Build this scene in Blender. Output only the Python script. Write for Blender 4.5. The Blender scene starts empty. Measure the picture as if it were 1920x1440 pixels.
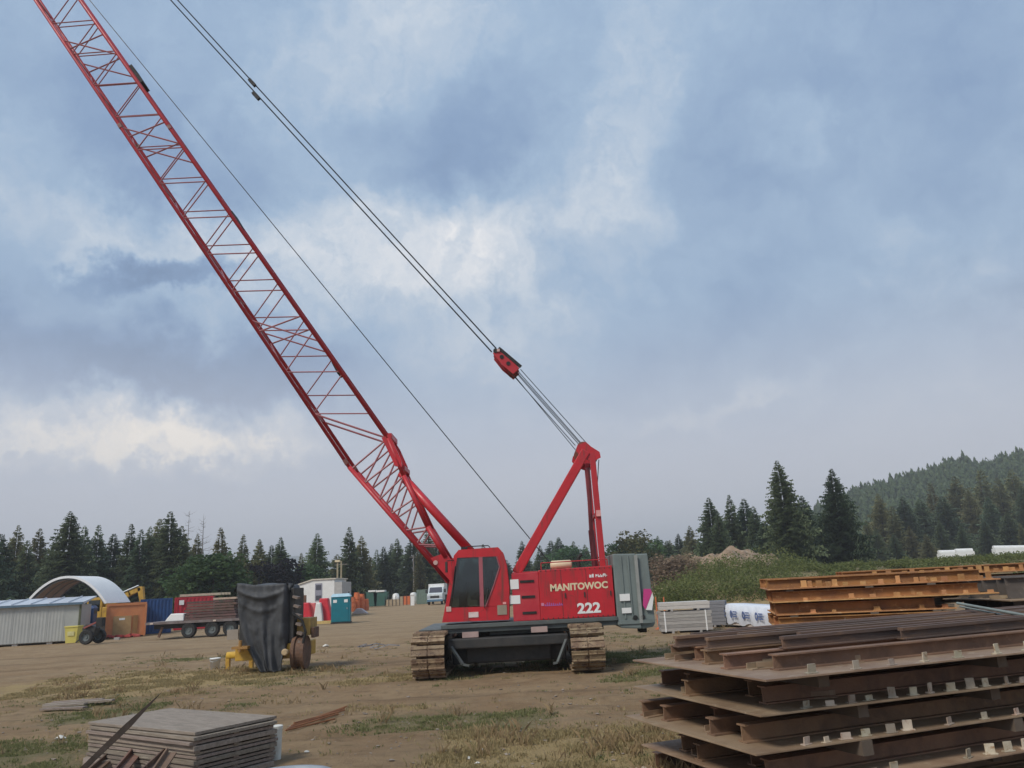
import bpy, bmesh, math, random
from mathutils import Vector, Matrix, noise
R = math.radians
rnd = random.Random(7)
scene = bpy.context.scene
col = scene.collection

# ------------------------------------------------------------------ camera
FPX, PIT, ROL, CAMH = 1450.0, R(14.5), R(3.0), 2.1
def ray(px, py):
    dx, dy = px - 960, 720 - py
    cr, sr, cp, sp = math.cos(ROL), math.sin(ROL), math.cos(PIT), math.sin(PIT)
    a = dx*cr + dy*sr; b = -dx*sr + dy*cr
    return Vector((a, FPX*cp - b*sp, FPX*sp + b*cp))
def gnd(px, py, z=0.0):
    d = ray(px, py); t = (z - CAMH)/d.z
    return Vector((d.x*t, d.y*t, z))
def at(px, py, Y):
    d = ray(px, py); t = Y/d.y
    return Vector((d.x*t, Y, CAMH + d.z*t))
cam_data = bpy.data.cameras.new('camera'); cam = bpy.data.objects.new('camera', cam_data); col.objects.link(cam)
cam_data.sensor_width = 36; cam_data.lens = FPX/1920*36
cam_data.clip_start = 0.1; cam_data.clip_end = 12000
Fw = Vector((0, math.cos(PIT), math.sin(PIT))); U0 = Vector((0, -math.sin(PIT), math.cos(PIT))); X0 = Vector((1, 0, 0))
rt = X0*math.cos(ROL) - U0*math.sin(ROL); up = U0*math.cos(ROL) + X0*math.sin(ROL)
m = Matrix((rt, up, -Fw)).transposed().to_4x4(); m.translation = (0, 0, CAMH)
cam.matrix_world = m
scene.camera = cam

# ------------------------------------------------------------------ sky
SUN_EL, SUN_AZ = R(46), R(-138)           # azimuth measured from +Y towards +X: the sun stands to the left, behind the camera
world = bpy.data.worlds.new('World'); scene.world = world; world.use_nodes = True
WT = world.node_tree; WT.nodes.clear()
class NB:
    def __init__(s, tree): s.t = tree
    def n(s, ty, **kw):
        nd = s.t.nodes.new(ty)
        for k, v in kw.items(): setattr(nd, k, v)
        return nd
    def l(s, a, b): s.t.links.new(a, b)
    def val(s, x, sock):
        if isinstance(x, (int, float)): sock.default_value = x
        elif isinstance(x, (tuple, list)): sock.default_value = x
        else: s.l(x, sock)
    def math(s, op, a, b=0.0, c=0.0, clamp=False):
        nd = s.n('ShaderNodeMath', operation=op, use_clamp=clamp)
        s.val(a, nd.inputs[0]); s.val(b, nd.inputs[1]); s.val(c, nd.inputs[2]); return nd.outputs[0]
    def vmath(s, op, a, b=(0, 0, 0)):
        nd = s.n('ShaderNodeVectorMath', operation=op); s.val(a, nd.inputs[0]); s.val(b, nd.inputs[1])
        return nd.outputs['Value'] if op in ('LENGTH', 'DOT_PRODUCT') else nd.outputs[0]
    def noise(s, vec, scale, detail=4, rough=.5, dist=0.0, color=False):
        nd = s.n('ShaderNodeTexNoise'); s.l(vec, nd.inputs['Vector'])
        nd.inputs['Scale'].default_value = scale; nd.inputs['Detail'].default_value = detail
        nd.inputs['Roughness'].default_value = rough; nd.inputs['Distortion'].default_value = dist
        return nd.outputs['Color' if color else 'Fac']
    def ramp(s, fac, stops, interp='LINEAR'):
        nd = s.n('ShaderNodeValToRGB'); s.l(fac, nd.inputs[0]); e = nd.color_ramp.elements; nd.color_ramp.interpolation = interp
        while len(e) < len(stops): e.new(0.5)
        for q, (p, c) in zip(e, stops):
            q.position = p; q.color = (c[0], c[1], c[2], 1) if isinstance(c, (tuple, list)) else (c, c, c, 1)
        return nd.outputs[0]
    def mix(s, f, a, b, blend='MIX'):
        nd = s.n('ShaderNodeMix', data_type='RGBA', blend_type=blend); nd.clamp_factor = True
        s.val(f, nd.inputs[0]); s.val(a, nd.inputs[6]); s.val(b, nd.inputs[7]); return nd.outputs[2]
    def mapr(s, v, a, b, c=0., d=1., smooth=False):
        nd = s.n('ShaderNodeMapRange'); nd.interpolation_type = 'SMOOTHSTEP' if smooth else 'LINEAR'
        s.val(v, nd.inputs[0]); nd.inputs[1].default_value = a; nd.inputs[2].default_value = b
        nd.inputs[3].default_value = c; nd.inputs[4].default_value = d; return nd.outputs[0]
def srgb(r, g, b):
    f = lambda c: c/12.92 if c <= .04045 else ((c + .055)/1.055)**2.4
    return tuple(f(v/255) for v in (r, g, b))
B = NB(WT)
tc = B.n('ShaderNodeTexCoord').outputs['Generated']
sep = B.n('ShaderNodeSeparateXYZ'); B.l(tc, sep.inputs[0])
sx, sy, sz = sep.outputs
az = B.math('ARCTAN2', sx, sy)
el = B.math('ARCSINE', B.math('MINIMUM', sz, 0.9999))
zz = B.math('ADD', B.math('MAXIMUM', sz, 0.0), 0.16)
pl = B.n('ShaderNodeCombineXYZ'); B.l(B.math('DIVIDE', sx, zz), pl.inputs[0]); B.l(B.math('DIVIDE', sy, zz), pl.inputs[1])
ae = B.n('ShaderNodeCombineXYZ'); B.l(az, ae.inputs[0]); B.l(el, ae.inputs[1])
w1 = B.vmath('SUBTRACT', B.noise(tc, 5.0, 6, .6, color=True), (.5, .5, .5))
wsc = B.n('ShaderNodeVectorMath', operation='SCALE'); B.l(w1, wsc.inputs[0]); wsc.inputs[3].default_value = .20
w2 = B.vmath('SUBTRACT', B.noise(tc, 17.0, 6, .65, color=True), (.5, .5, .5))
wsd = B.n('ShaderNodeVectorMath', operation='SCALE'); B.l(w2, wsd.inputs[0]); wsd.inputs[3].default_value = .10
aew = B.vmath('ADD', B.vmath('ADD', ae.outputs[0], wsc.outputs[0]), wsd.outputs[0])
def azel(px, py):
    d = ray(px, py).normalized(); return math.atan2(d.x, d.y), math.asin(d.z)
def blob(px, py, rx, ry, rot, amt):
    a, e = azel(px, py); k = 1.0/FPX
    mp = B.n('ShaderNodeMapping', vector_type='TEXTURE'); B.l(aew, mp.inputs[0])
    mp.inputs['Location'].default_value = (a, e, 0); mp.inputs['Rotation'].default_value = (0, 0, R(rot)); mp.inputs['Scale'].default_value = (rx*k, ry*k, 1)
    # flatten the third coordinate
    fl = B.vmath('MULTIPLY', mp.outputs[0], (1, 1, 0))
    return B.mapr(B.vmath('LENGTH', fl), 0.15, 1.25, amt, 0.0, True)
BLOBS = [(760,490,520,120,10,.26),(330,440,330,80,4,.17),(930,600,230,190,0,.15),(60,795,340,66,0,.33),(430,800,240,56,-4,.31),(250,830,300,40,0,.16),
 (1190,200,110,330,-8,.11),(700,60,340,150,20,.15),(1780,520,300,130,10,.10),(1330,740,260,30,6,.14),(1480,270,120,60,-30,.10),(620,390,140,60,0,.14),
 (330,512,200,36,3,-.34),(330,690,430,95,-4,-.24),(300,300,330,120,-20,-.13),(880,290,200,150,0,-.15),(1650,160,420,220,0,-.10),(1500,600,360,120,0,-.05),(150,120,300,160,0,-.02)]
tot = None
for b_ in BLOBS:
    o_ = blob(*b_); tot = o_ if tot is None else B.math('ADD', tot, o_)
n1 = B.noise(pl.outputs[0], 0.9, 9, .58, .25); n2 = B.noise(aew, 7.0, 8, .62, .3)
base = B.math('ADD', B.math('MULTIPLY', B.math('SUBTRACT', n1, .5), .34), B.math('MULTIPLY', B.math('SUBTRACT', n2, .5), .26))
tt0 = B.math('ADD', B.math('ADD', base, tot), .40)
# billows and wisps show where the cloud is bright or thin
n3 = B.noise(aew, 16.0, 9, .62, .5)
tt = B.math('ADD', tt0, B.math('MULTIPLY', B.math('SUBTRACT', n3, .5), B.mapr(tt0, .30, .80, .10, .85, True)))
cloud = B.ramp(tt, [(0.05, srgb(101,124,156)), (.26, srgb(128,153,186)), (.42, srgb(153,176,202)), (.60, srgb(188,200,214)), (.84, srgb(222,224,228)), (1.0, srgb(246,243,240))])
nish = B.n('ShaderNodeTexSky', sky_type='NISHITA', sun_disc=False, sun_elevation=SUN_EL, sun_rotation=SUN_AZ)
nsc = B.n('ShaderNodeVectorMath', operation='SCALE'); B.l(nish.outputs[0], nsc.inputs[0]); nsc.inputs[3].default_value = .75
csc = B.n('ShaderNodeVectorMath', operation='SCALE'); B.l(cloud, csc.inputs[0]); csc.inputs[3].default_value = 10.0
# thin openings in the cloud deck let the clear sky through
gap = B.math('MULTIPLY', B.mapr(n1, .40, .30, 0, .35, True), B.mapr(tt, .5, .3, 0, 1, True))
c1 = B.mix(gap, csc.outputs[0], nsc.outputs[0])
# lavender-grey veil towards the horizon, the cumulus on the left shows through it
veil = B.math('MULTIPLY', B.mapr(el, R(21.0), R(3.0), 0, .9, True), B.mapr(tt, .95, .55, .15, 1, True))
c2 = B.mix(veil, c1, tuple(10*v for v in srgb(205,205,212)) + (1,))
# warm tint of the sunlit low cumulus
warm = B.math('MULTIPLY', B.mapr(el, R(17), R(11), 0, 1, True), B.mapr(tt, .62, .95, 0, .55, True))
c3 = B.mix(warm, c2, (9.2, 8.3, 7.2, 1))
c4 = B.mix(B.mapr(el, R(0.5), R(-3), 0, 1, True), c3, (1.6, 1.4, 1.1, 1))
bg = B.n('ShaderNodeBackground'); B.l(c4, bg.inputs[0]); bg.inputs[1].default_value = .060
wo = B.n('ShaderNodeOutputWorld'); B.l(bg.outputs[0], wo.inputs[0])

sun_d = bpy.data.lights.new('sun', 'SUN'); sun_d.energy = 1.5; sun_d.angle = R(14); sun_d.color = (1.0, .93, .83)
sun = bpy.data.objects.new('sun', sun_d); col.objects.link(sun)
sdir = Vector((math.sin(SUN_AZ)*math.cos(SUN_EL), math.cos(SUN_AZ)*math.cos(SUN_EL), math.sin(SUN_EL)))
sun.rotation_euler = sdir.to_track_quat('Z', 'Y').to_euler()
scene.view_settings.view_transform = 'Standard'; scene.view_settings.look = 'None'
scene.view_settings.exposure = 0.95; scene.view_settings.gamma = 1.0
try: scene.view_settings.use_curve_mapping = False
except Exception: pass
scene.render.engine = 'CYCLES'
scene.cycles.max_bounces = 6; scene.cycles.transparent_max_bounces = 12; scene.cycles.volume_bounces = 0
scene.cycles.use_denoising = True

# ------------------------------------------------------------------ materials
MATS = {}
def mat(name, base, rough=.6, second=None, scale=3.0, amount=.6, spots=None, spot_scale=12.0, spot_lo=.58, spot_hi=.68, bump=.0, bump_scale=20.0, metal=0.0, rand=.0, stretch=None, spec=.5, grime=0.0):
    """procedural paint / metal / wood: base tone, a second tone in noise patches, optional spots (rust, dirt), bump"""
    if name in MATS: return MATS[name]
    mt = bpy.data.materials.new(name); mt.use_nodes = True; MATS[name] = mt
    b = NB(mt.node_tree); bs = mt.node_tree.nodes['Principled BSDF']
    co = b.n('ShaderNodeTexCoord').outputs['Object']
    oi = b.n('ShaderNodeObjectInfo')
    sh = b.n('ShaderNodeVectorMath', operation='SCALE'); sh.inputs[0].default_value = (37., 17., 53.); b.l(oi.outputs['Random'], sh.inputs[3])
    co = b.vmath('ADD', co, sh.outputs[0])
    if stretch:
        mp = b.n('ShaderNodeMapping'); b.l(co, mp.inputs[0]); mp.inputs['Scale'].default_value = stretch; cs = mp.outputs[0]
    else: cs = co
    c = base + (1,)
    if second is None: second = tuple(v*.72 for v in base)
    f = b.mapr(b.noise(cs, scale, 6, .6, .4), .35, .68, 0, amount, True)
    c = b.mix(f, c, second + (1,))
    if spots is not None:
        f2 = b.mapr(b.noise(cs, spot_scale, 7, .65, .6), spot_lo, spot_hi, 0, 1, True)
        c = b.mix(f2, c, spots + (1,))
    if grime:
        mg = b.n('ShaderNodeMapping'); b.l(co, mg.inputs[0]); mg.inputs['Scale'].default_value = (7, 7, .7)
        c = b.mix(b.mapr(b.noise(mg.outputs[0], 1.0, 6, .65, .3), .52, .72, 0, grime, True), c, (.10,.045,.035,1))
    if rand:
        hs = b.n('ShaderNodeHueSaturation'); b.l(c, hs.inputs['Color'])
        b.l(b.mapr(oi.outputs['Random'], 0, 1, 1 - rand, 1 + rand), hs.inputs['Value'])
        b.l(b.mapr(b.math('FRACT', b.math('MULTIPLY', oi.outputs['Random'], 7.31)), 0, 1, .5 - rand*.06, .5 + rand*.06), hs.inputs['Hue'])
        c = hs.outputs[0]
    b.val(c, bs.inputs['Base Color'])
    b.l(b.mapr(b.noise(cs, scale*3, 4, .6), .3, .7, max(.02, rough - .12), min(1, rough + .12)), bs.inputs['Roughness'])
    bs.inputs['Metallic'].default_value = metal
    bs.inputs['Specular IOR Level'].default_value = spec
    if bump:
        bp = b.n('ShaderNodeBump'); bp.inputs['Strength'].default_value = bump; bp.inputs['Distance'].default_value = .02
        b.l(b.noise(cs, bump_scale, 6, .65), bp.inputs['Height']); b.l(bp.outputs[0], bs.inputs['Normal'])
    return mt
def glass(name, tint, alpha_mix=.35):
    mt = bpy.data.materials.new(name); mt.use_nodes = True; b = NB(mt.node_tree); mt.node_tree.nodes.clear()
    tr = b.n('ShaderNodeBsdfTransparent'); tr.inputs[0].default_value = tint + (1,)
    gl = b.n('ShaderNodeBsdfGlossy'); gl.inputs['Roughness'].default_value = .06; gl.inputs[0].default_value = (.8, .85, .9, 1)
    fr = b.n('ShaderNodeFresnel'); fr.inputs[0].default_value = 1.45
    mx = b.n('ShaderNodeMixShader'); b.l(b.math('ADD', fr.outputs[0], .03), mx.inputs[0]); b.l(tr.outputs[0], mx.inputs[1]); b.l(gl.outputs[0], mx.inputs[2])
    ou = b.n('ShaderNodeOutputMaterial'); b.l(mx.outputs[0], ou.inputs[0]); MATS[name] = mt; return mt
RED = mat('crane_red', (.52,.018,.028), .42, (.41,.017,.025), 1.6, .8, (.20,.035,.025), 6, .60, .74, grime=.75)
RED2 = mat('crane_red_boom', (.45,.022,.03), .45, (.34,.018,.025), 1.2, .8, (.22,.05,.03), 9, .64, .74)
DGREY = mat('deck_grey', (.10,.115,.11), .55, (.07,.075,.075), 2.5, .8, (.16,.13,.10), 7, .62, .75)
CWG = mat('counterweight_grey', (.18,.215,.205), .5, (.13,.155,.15), 1.5, .8, (.22,.2,.17), 5, .64, .78)
DARK = mat('machine_dark', (.025,.026,.026), .6, (.05,.045,.04), 3, .7)
BLACK = mat('rubber_black', (.012,.012,.012), .75, (.03,.028,.026), 5, .6)
PAD = mat('track_pad', (.30,.22,.135), .7, (.15,.09,.055), 5, .9, (.08,.045,.03), 9, .52, .64, bump=.3, rand=.18)
CABLE = mat('wire_rope', (.045,.047,.05), .5, metal=.6)
WHITE = mat('white_paint', (.78,.78,.76), .5, (.66,.66,.63), 2, .5)
CREAM = mat('cream_paint', (.70,.60,.40), .5, (.62,.50,.32), 2, .5)
MAGENTA = mat('magenta_paint', (.55,.05,.22), .5)
PURPLE = mat('purple_print', (.36,.12,.40), .5)
GLASS = glass('cab_glass', (.50,.55,.54))
LACE = mat('boom_lacing', (.34,.12,.13), .5, (.28,.10,.11), 2, .6)
STEELD = mat('rusty_dark_steel', (.15,.092,.064), .75, (.085,.06,.048), 2.2, .9, (.20,.12,.07), 7, .55, .68, bump=.35, rand=.15)
PLATE = mat('rusty_plate', (.33,.235,.15), .66, (.21,.135,.082), 1.8, .9, (.36,.28,.19), 5, .56, .7, bump=.2, rand=.12)
TABM = mat('weathered_tab', (.47,.41,.32), .65, (.33,.26,.18), 6, .8, (.26,.15,.085), 12, .54, .66, rand=.4)
STEELB = mat('beam_rust_brown', (.27,.155,.09), .78, (.15,.09,.058), 2.2, .9, (.26,.155,.09), 7, .55, .68, bump=.35, rand=.15)
STEELO = mat('orange_rust_steel', (.37,.165,.055), .8, (.22,.095,.04), 2.5, .9, (.48,.25,.095), 8, .56, .68, bump=.3, rand=.15)
PLATEO = mat('orange_rust_plate', (.48,.245,.095), .8, (.32,.145,.058), 2.5, .9, (.60,.37,.19), 8, .56, .68, bump=.3, rand=.15)
WOODG = mat('weathered_wood', (.30,.245,.20), .85, (.185,.15,.12), 3, .9, (.42,.36,.29), 5, .55, .7, bump=.4, bump_scale=30, rand=.25, stretch=(1, 12, 12))
LUMB = mat('grey_lumber', (.36,.34,.31), .85, (.24,.23,.22), 4, .9, bump=.3, rand=.2, stretch=(1, 14, 14))
LUMW = mat('fresh_lumber', (.55,.43,.28), .8, (.42,.31,.19), 4, .9, rand=.2, stretch=(1, 14, 14))
WRAP = mat('lumber_wrap', (.74,.76,.80), .45, (.58,.62,.70), 3, .6, bump=.5, bump_scale=8)
INK = mat('blue_ink', (.10,.15,.34), .6)
TARP = mat('charcoal_tarp', (.058,.061,.066), .68, (.042,.045,.05), 2.5, .7, bump=.5, bump_scale=9)
YEL = mat('machine_yellow', (.55,.33,.04), .55, (.38,.21,.04), 3, .8, (.16,.08,.04), 7, .58, .7)
RUST = mat('machine_rust', (.16,.085,.05), .8, (.09,.055,.04), 4, .8, (.26,.14,.07), 8, .58, .7, bump=.3)
ORANGE = mat('container_orange', (.58,.22,.085), .55, (.48,.17,.07), 2, .7, (.30,.12,.06), 6, .66, .76)
BLUE = mat('container_blue', (.012,.06,.19), .5, (.012,.04,.13), 2, .7)
REDC = mat('container_red', (.42,.015,.03), .5, (.33,.02,.03), 2, .7)
TEAL = mat('toilet_teal', (.005,.17,.22), .45, (.006,.13,.17), 2, .5)
GRN = mat('dumpster_green', (.035,.11,.085), .6, (.03,.08,.065), 2, .6)
SHED = mat('shed_grey', (.40,.41,.39), .55, (.33,.34,.33), 1.2, .6, (.30,.29,.26), 5, .66, .8)
SHEDB = mat('shed_blue_trim', (.10,.17,.24), .5)
ROOFM = mat('pale_metal_roof', (.52,.56,.62), .4, (.42,.46,.52), 2, .6)
FABRIC = mat('white_fabric', (.80,.80,.79), .55, (.72,.72,.71), 2, .5, bump=.2, bump_scale=4)
INNER_SHADE = mat('shelter_inner_shade', (.50,.44,.38), .9)  # tan tone puts the shade inside the shelter into the colour
REDP = mat('red_plastic', (.62,.03,.05), .45, (.5,.03,.04), 2, .5)
ORANGEP = mat('orange_plastic', (.62,.16,.05), .5, (.5,.12,.05), 3, .6)
YELB = mat('yellow_bin', (.62,.54,.13), .5, (.5,.42,.1), 2, .6)
CONC = mat('pale_concrete', (.42,.40,.37), .9, (.32,.30,.28), 4, .8, bump=.3)
STONE = mat('pale_stone', (.34,.29,.23), .9, (.26,.215,.16), 6, .8, rand=.3)
TINY = mat('galvanised', (.36,.39,.42), .45, (.28,.30,.33), 4, .6, metal=.5)
PIPEG = mat('grey_green_pipe', (.22,.26,.24), .6, (.15,.17,.16), 3, .6)
BARK = mat('bark', (.085,.065,.05), .9, (.05,.04,.035), 8, .8)
SNAG = mat('bare_wood', (.21,.19,.17), .9, (.15,.13,.12), 6, .8)

# ------------------------------------------------------------------ mesh helpers
ORIG = {}
class MB:
    def __init__(s): s.v = []; s.f = []
    def add(s, vs, fs):
        o = len(s.v); s.v += [Vector(q) for q in vs]; s.f += [tuple(i + o for i in f) for f in fs]; return s
    def box(s, c, size, rz=0.0, rx=0.0, ry=0.0):
        h = Vector(size)*.5; M = Matrix.Rotation(rz, 3, 'Z') @ Matrix.Rotation(ry, 3, 'Y') @ Matrix.Rotation(rx, 3, 'X'); c = Vector(c)
        vs = [c + M @ Vector((x*h.x, y*h.y, z*h.z)) for x, y, z in ((-1,-1,-1),(1,-1,-1),(1,1,-1),(-1,1,-1),(-1,-1,1),(1,-1,1),(1,1,1),(-1,1,1))]
        return s.add(vs, [(0,3,2,1),(4,5,6,7),(0,1,5,4),(1,2,6,5),(2,3,7,6),(3,0,4,7)])
    def bb(s, a, b):
        a, b = Vector(a), Vector(b); return s.box((a + b)*.5, (abs(b.x-a.x), abs(b.y-a.y), abs(b.z-a.z)))
    def _frame(s, d):
        d = d.normalized(); u = Vector((0, 0, 1)) if abs(d.z) < .95 else Vector((1, 0, 0))
        a = d.cross(u).normalized(); return a, a.cross(d).normalized()
    def tube(s, p, q, r0, r1=None, n=8, caps=True):
        p, q = Vector(p), Vector(q); r1 = r0 if r1 is None else r1; a, b = s._frame(q - p)
        vs = []; 
        for k in range(n):
            t = 2*math.pi*k/n; e = a*math.cos(t) + b*math.sin(t); vs += [p + e*r0, q + e*r1]
        fs = [(2*k, 2*k+1, (2*k+3) % (2*n), (2*k+2) % (2*n)) for k in range(n)]
        if caps: fs += [tuple(range(0, 2*n, 2)), tuple(range(2*n-1, 0, -2))]
        return s.add(vs, fs)
    def path(s, pts, r, n=6):
        for a, b in zip(pts[:-1], pts[1:]): s.tube(a, b, r, n=n)
        return s
    def bar(s, p, q, w, h):
        p, q = Vector(p), Vector(q); a, b = s._frame(q - p); vs = []
        for c in (p, q):
            for i, j in ((-1,-1),(1,-1),(1,1),(-1,1)): vs.append(c + a*(w*.5*i) + b*(h*.5*j))
        return s.add(vs, [(0,1,2,3),(7,6,5,4),(0,4,5,1),(1,5,6,2),(2,6,7,3),(3,7,4,0)])
    def prism(s, poly, d):
        """poly: 3D points of one face; d: extrusion vector"""
        d = Vector(d); n = len(poly); p = [Vector(q) for q in poly]
        return s.add(p + [q + d for q in p], [tuple(range(n-1, -1, -1)), tuple(range(n, 2*n))] + [(k, (k+1) % n, n + (k+1) % n, n + k) for k in range(n)])
    def lathe(s, c, prof, axis='Z', n=20):
        c = Vector(c); vs = []; k = len(prof)
        for i in range(n):
            t = 2*math.pi*i/n; ct, st = math.cos(t), math.sin(t)
            for r, h in prof:
                vs.append(c + (Vector((r*ct, r*st, h)) if axis == 'Z' else Vector((r*ct, h, r*st)) if axis == 'Y' else Vector((h, r*ct, r*st))))
        fs = [(i*k + j, ((i+1) % n)*k + j, ((i+1) % n)*k + j + 1, i*k + j + 1) for i in range(n) for j in range(k-1)]
        return s.add(vs, fs)
    def mesh(s, name, mt, origin=(0, 0, 0), smooth=False, bevel=0.0):
        o = Vector(origin); me = bpy.data.meshes.new(name)
        me.from_pydata([tuple(v - o) for v in s.v], [], s.f); me.validate()
        if bevel:
            bm = bmesh.new(); bm.from_mesh(me)
            bmesh.ops.recalc_face_normals(bm, faces=bm.faces)
            try: bmesh.ops.bevel(bm, geom=[e for e in bm.edges if e.is_manifold and e.calc_face_angle(0) > .5], offset=bevel, segments=2, affect='EDGES', profile=.6)
            except Exception: pass
            bm.to_mesh(me); bm.free()
        else:
            bm = bmesh.new(); bm.from_mesh(me); bmesh.ops.recalc_face_normals(bm, faces=bm.faces); bm.to_mesh(me); bm.free()
        me.materials.append(mt)
        if smooth:
            for p in me.polygons: p.use_smooth = True
        return me
    def build(s, name, mt, parent=None, smooth=False, bevel=0.0, label=None):
        og = ORIG.get(parent.as_pointer(), Vector((0, 0, 0))) if parent else Vector((0, 0, 0))
        if not parent:
            lo = [min(v[i] for v in s.v) for i in range(3)]; hi = [max(v[i] for v in s.v) for i in range(3)]
            og = Vector(((lo[0]+hi[0])/2, (lo[1]+hi[1])/2, lo[2]))
        o = bpy.data.objects.new(name, s.mesh(name, mt, og, smooth, bevel)); col.objects.link(o)
        if parent: o.parent = parent
        else: o.location = og
        ORIG[o.as_pointer()] = og
        if label: o['label'] = label
        return o
def linked(name, me, parent, loc=(0, 0, 0), rot=(0, 0, 0), scale=(1, 1, 1)):
    """a child that shares mesh data; loc in world space"""
    o = bpy.data.objects.new(name, me); col.objects.link(o); o.parent = parent
    o.location = Vector(loc) - ORIG.get(parent.as_pointer(), Vector((0, 0, 0))); o.rotation_euler = rot; o.scale = scale
    return o
def tag(o, label=None, cat=None, group=None, kind=None):
    for k, v in (('label', label), ('category', cat), ('group', group), ('kind', kind)):
        if v: o[k] = v
    return o
def empty(name, loc, label, cat, group=None, rz=0.0):
    o = bpy.data.objects.new(name, None); col.objects.link(o); o.location = loc; o.rotation_euler = (0, 0, rz); o.empty_display_size = .2
    ORIG[o.as_pointer()] = Vector(loc); return tag(o, label, cat, group)
def local(root): ORIG[root.as_pointer()] = Vector((0, 0, 0)); return root      # parts are then given in the thing's own space
def proj(P):
    P = Vector(P) - Vector((0, 0, CAMH)); d = P.dot(Fw); return 960 + FPX*P.dot(rt)/d, 720 - FPX*P.dot(up)/d
def len_to(p0, rz, px):
    lo, hi = .1, 20.
    for _ in range(40):
        mid = (lo + hi)/2
        if proj((p0[0] + mid*math.cos(rz), p0[1] + mid*math.sin(rz), .5))[0] < px: lo = mid
        else: hi = mid
    return lo
def text_obj(body, mt, parent, loc, size, width=None, extrude=.006, bold=.0, name='lettering', tilt=0.0):
    cu = bpy.data.curves.new(name, 'FONT'); cu.body = body; cu.size = size; cu.extrude = extrude; cu.offset = bold; cu.align_x = 'LEFT'; cu.resolution_u = 3
    tmp = bpy.data.objects.new('tmp_text', cu); col.objects.link(tmp)
    dg = bpy.context.evaluated_depsgraph_get(); me = bpy.data.meshes.new_from_object(tmp.evaluated_get(dg))
    bpy.data.objects.remove(tmp)
    xs = [v.co.x for v in me.vertices]; w = max(xs) - min(xs); k = (width/w) if width else 1.0
    for v in me.vertices: v.co = Vector(((v.co.x - min(xs))*k, -v.co.z, v.co.y))
    me.materials.clear(); me.materials.append(mt)
    return linked(name, me, parent, loc, (0, -tilt, 0))

# ------------------------------------------------------------------ ground
def sst(x, a, b):
    t = max(0., min(1., (x - a)/(b - a))); return t*t*(3 - 2*t)
def bank(x, y): return sst(y, 52, 66)*sst(x - .13*y, 3.0, 9.0)
def fbm(x, y, s, o=4): return noise.fractal(Vector((x*s, y*s, 3.7)), 1.0, 2.0, o)
RUTS = [(15.3, .012, .9), (15.3, .012, -.9), (19.6, -.03, .8), (13.0, .02, 0.0)]
def rut(x, y):
    if y < 7 or y > 34: return 0.0
    t = 0.0
    for y0, k, o_ in RUTS:
        d = y - (y0 + o_ + k*(x + 4)**2*.4 + .10*(x + 4) + .25*math.sin(x*.45 + o_))
        if abs(d) < .7: t -= .055*math.exp(-(d/.2)**2) - .028*math.exp(-((abs(d) - .36)/.13)**2)
    return t*(.6 + .5*fbm(x, y, .3))
def ground_z(x, y):
    near = 1 - sst(y, 60, 120)
    return rut(x, y) + 2.0*bank(x, y) + near*(.035*fbm(x, y, .35) + .03*fbm(x + 9, y, 1.5, 3)) - .03
STRAW = [(-10.2,22.8,4.2,3.2,1.35),(-12.5,25,3,2,.6),(.6,10.6,1.9,1.7,1.2),(-.6,11.8,1.2,.9,.6),(-7.2,21.9,1.6,1.0,.7),(-2.5,15.5,1.4,.5,.5),(14,55,9,3.2,.9),(5.0,25,3,2,.4),(-4,20,3,1.2,.45),(1.6,12.5,1.3,1.0,.5)]
GREEN = [(-7.6,12.4,2.0,1.9,.95),(-5.5,23.6,2.4,1.3,.75),(2.6,22.5,2.2,2.0,.8),(1.7,9.2,.9,.8,.95),(-1.0,13.4,1.9,1.4,.6),(-10.5,18.5,3,2,.45),(-3.0,22,2.2,1.4,.6),(-8,17,2.4,1.6,.5),(3.0,17.5,1.6,2.5,.5),(-14,31,3,1.5,.4)]
BARE = [(-13,20,4,4,.8),(-3,26,6,3,.7),(-3.2,15.8,2.6,2.0,.9),(-8.2,14.6,1.8,1.0,.7),(-18,36,9,6,.9),(-7,37,6,9,.9),(.8,16.6,2.6,1.6,.7),(-1.8,11.4,.9,2.4,.8),(-6,29,5,3,.8),(-11,15.6,3,1.4,.7)]
def blobsum(L, x, y):
    t = 0.
    for cx, cy, rx, ry, a in L:
        d = ((x-cx)/rx)**2 + ((y-cy)/ry)**2
        if d < 4: t = max(t, a*math.exp(-d*1.1))
    return t
def cover(x, y):
    n1 = fbm(x, y, .45); n2 = fbm(x + 31, y + 7, .8); n3 = fbm(x - 11, y, .25)
    far = sst(y, 28, 50); bare = blobsum(BARE, x, y)
    g = blobsum(GREEN, x, y)*(1 + .9*n1) + max(0, .10 + .75*n1)*(1 - far)*(1 - bare)*.75
    s = 1.15*blobsum(STRAW, x, y)*max(.65, 1 + .6*n2) + max(0, .02 + .6*n2)*(1 - far)*(1 - bare)*.8
    bk = bank(x, y); g = max(g, bk*(1.0 + .2*n1)); s = s*(1 - bk)
    road = far*(1 - sst(abs(x + 6 + .16*y + 4*n3), 7, 16))*(1 - bk) + .5*max(0, n3)*(1 - far)
    return max(0, min(1, g)), max(0, min(1, s)), max(0, min(1, road))
def axis(lo, hi, d, far_lo, far_hi, grow=1.16):
    a = []; v = lo
    while v <= hi: a.append(v); v += d
    st = d; v = a[0]; left = []
    while v > far_lo: st *= grow; v -= st; left.append(v)
    st = d; v = a[-1]; right = []
    while v < far_hi: st *= grow; v += st; right.append(v)
    return left[::-1] + a + right
xs = axis(-15, 9, .2, -3500, 3500); ys = axis(5, 27, .2, -300, 6000, 1.10)
nx, ny = len(xs), len(ys)
gv = [(x, y, ground_z(x, y)) for y in ys for x in xs]
gf = [(j*nx+i, j*nx+i+1, (j+1)*nx+i+1, (j+1)*nx+i) for j in range(ny-1) for i in range(nx-1)]
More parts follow.
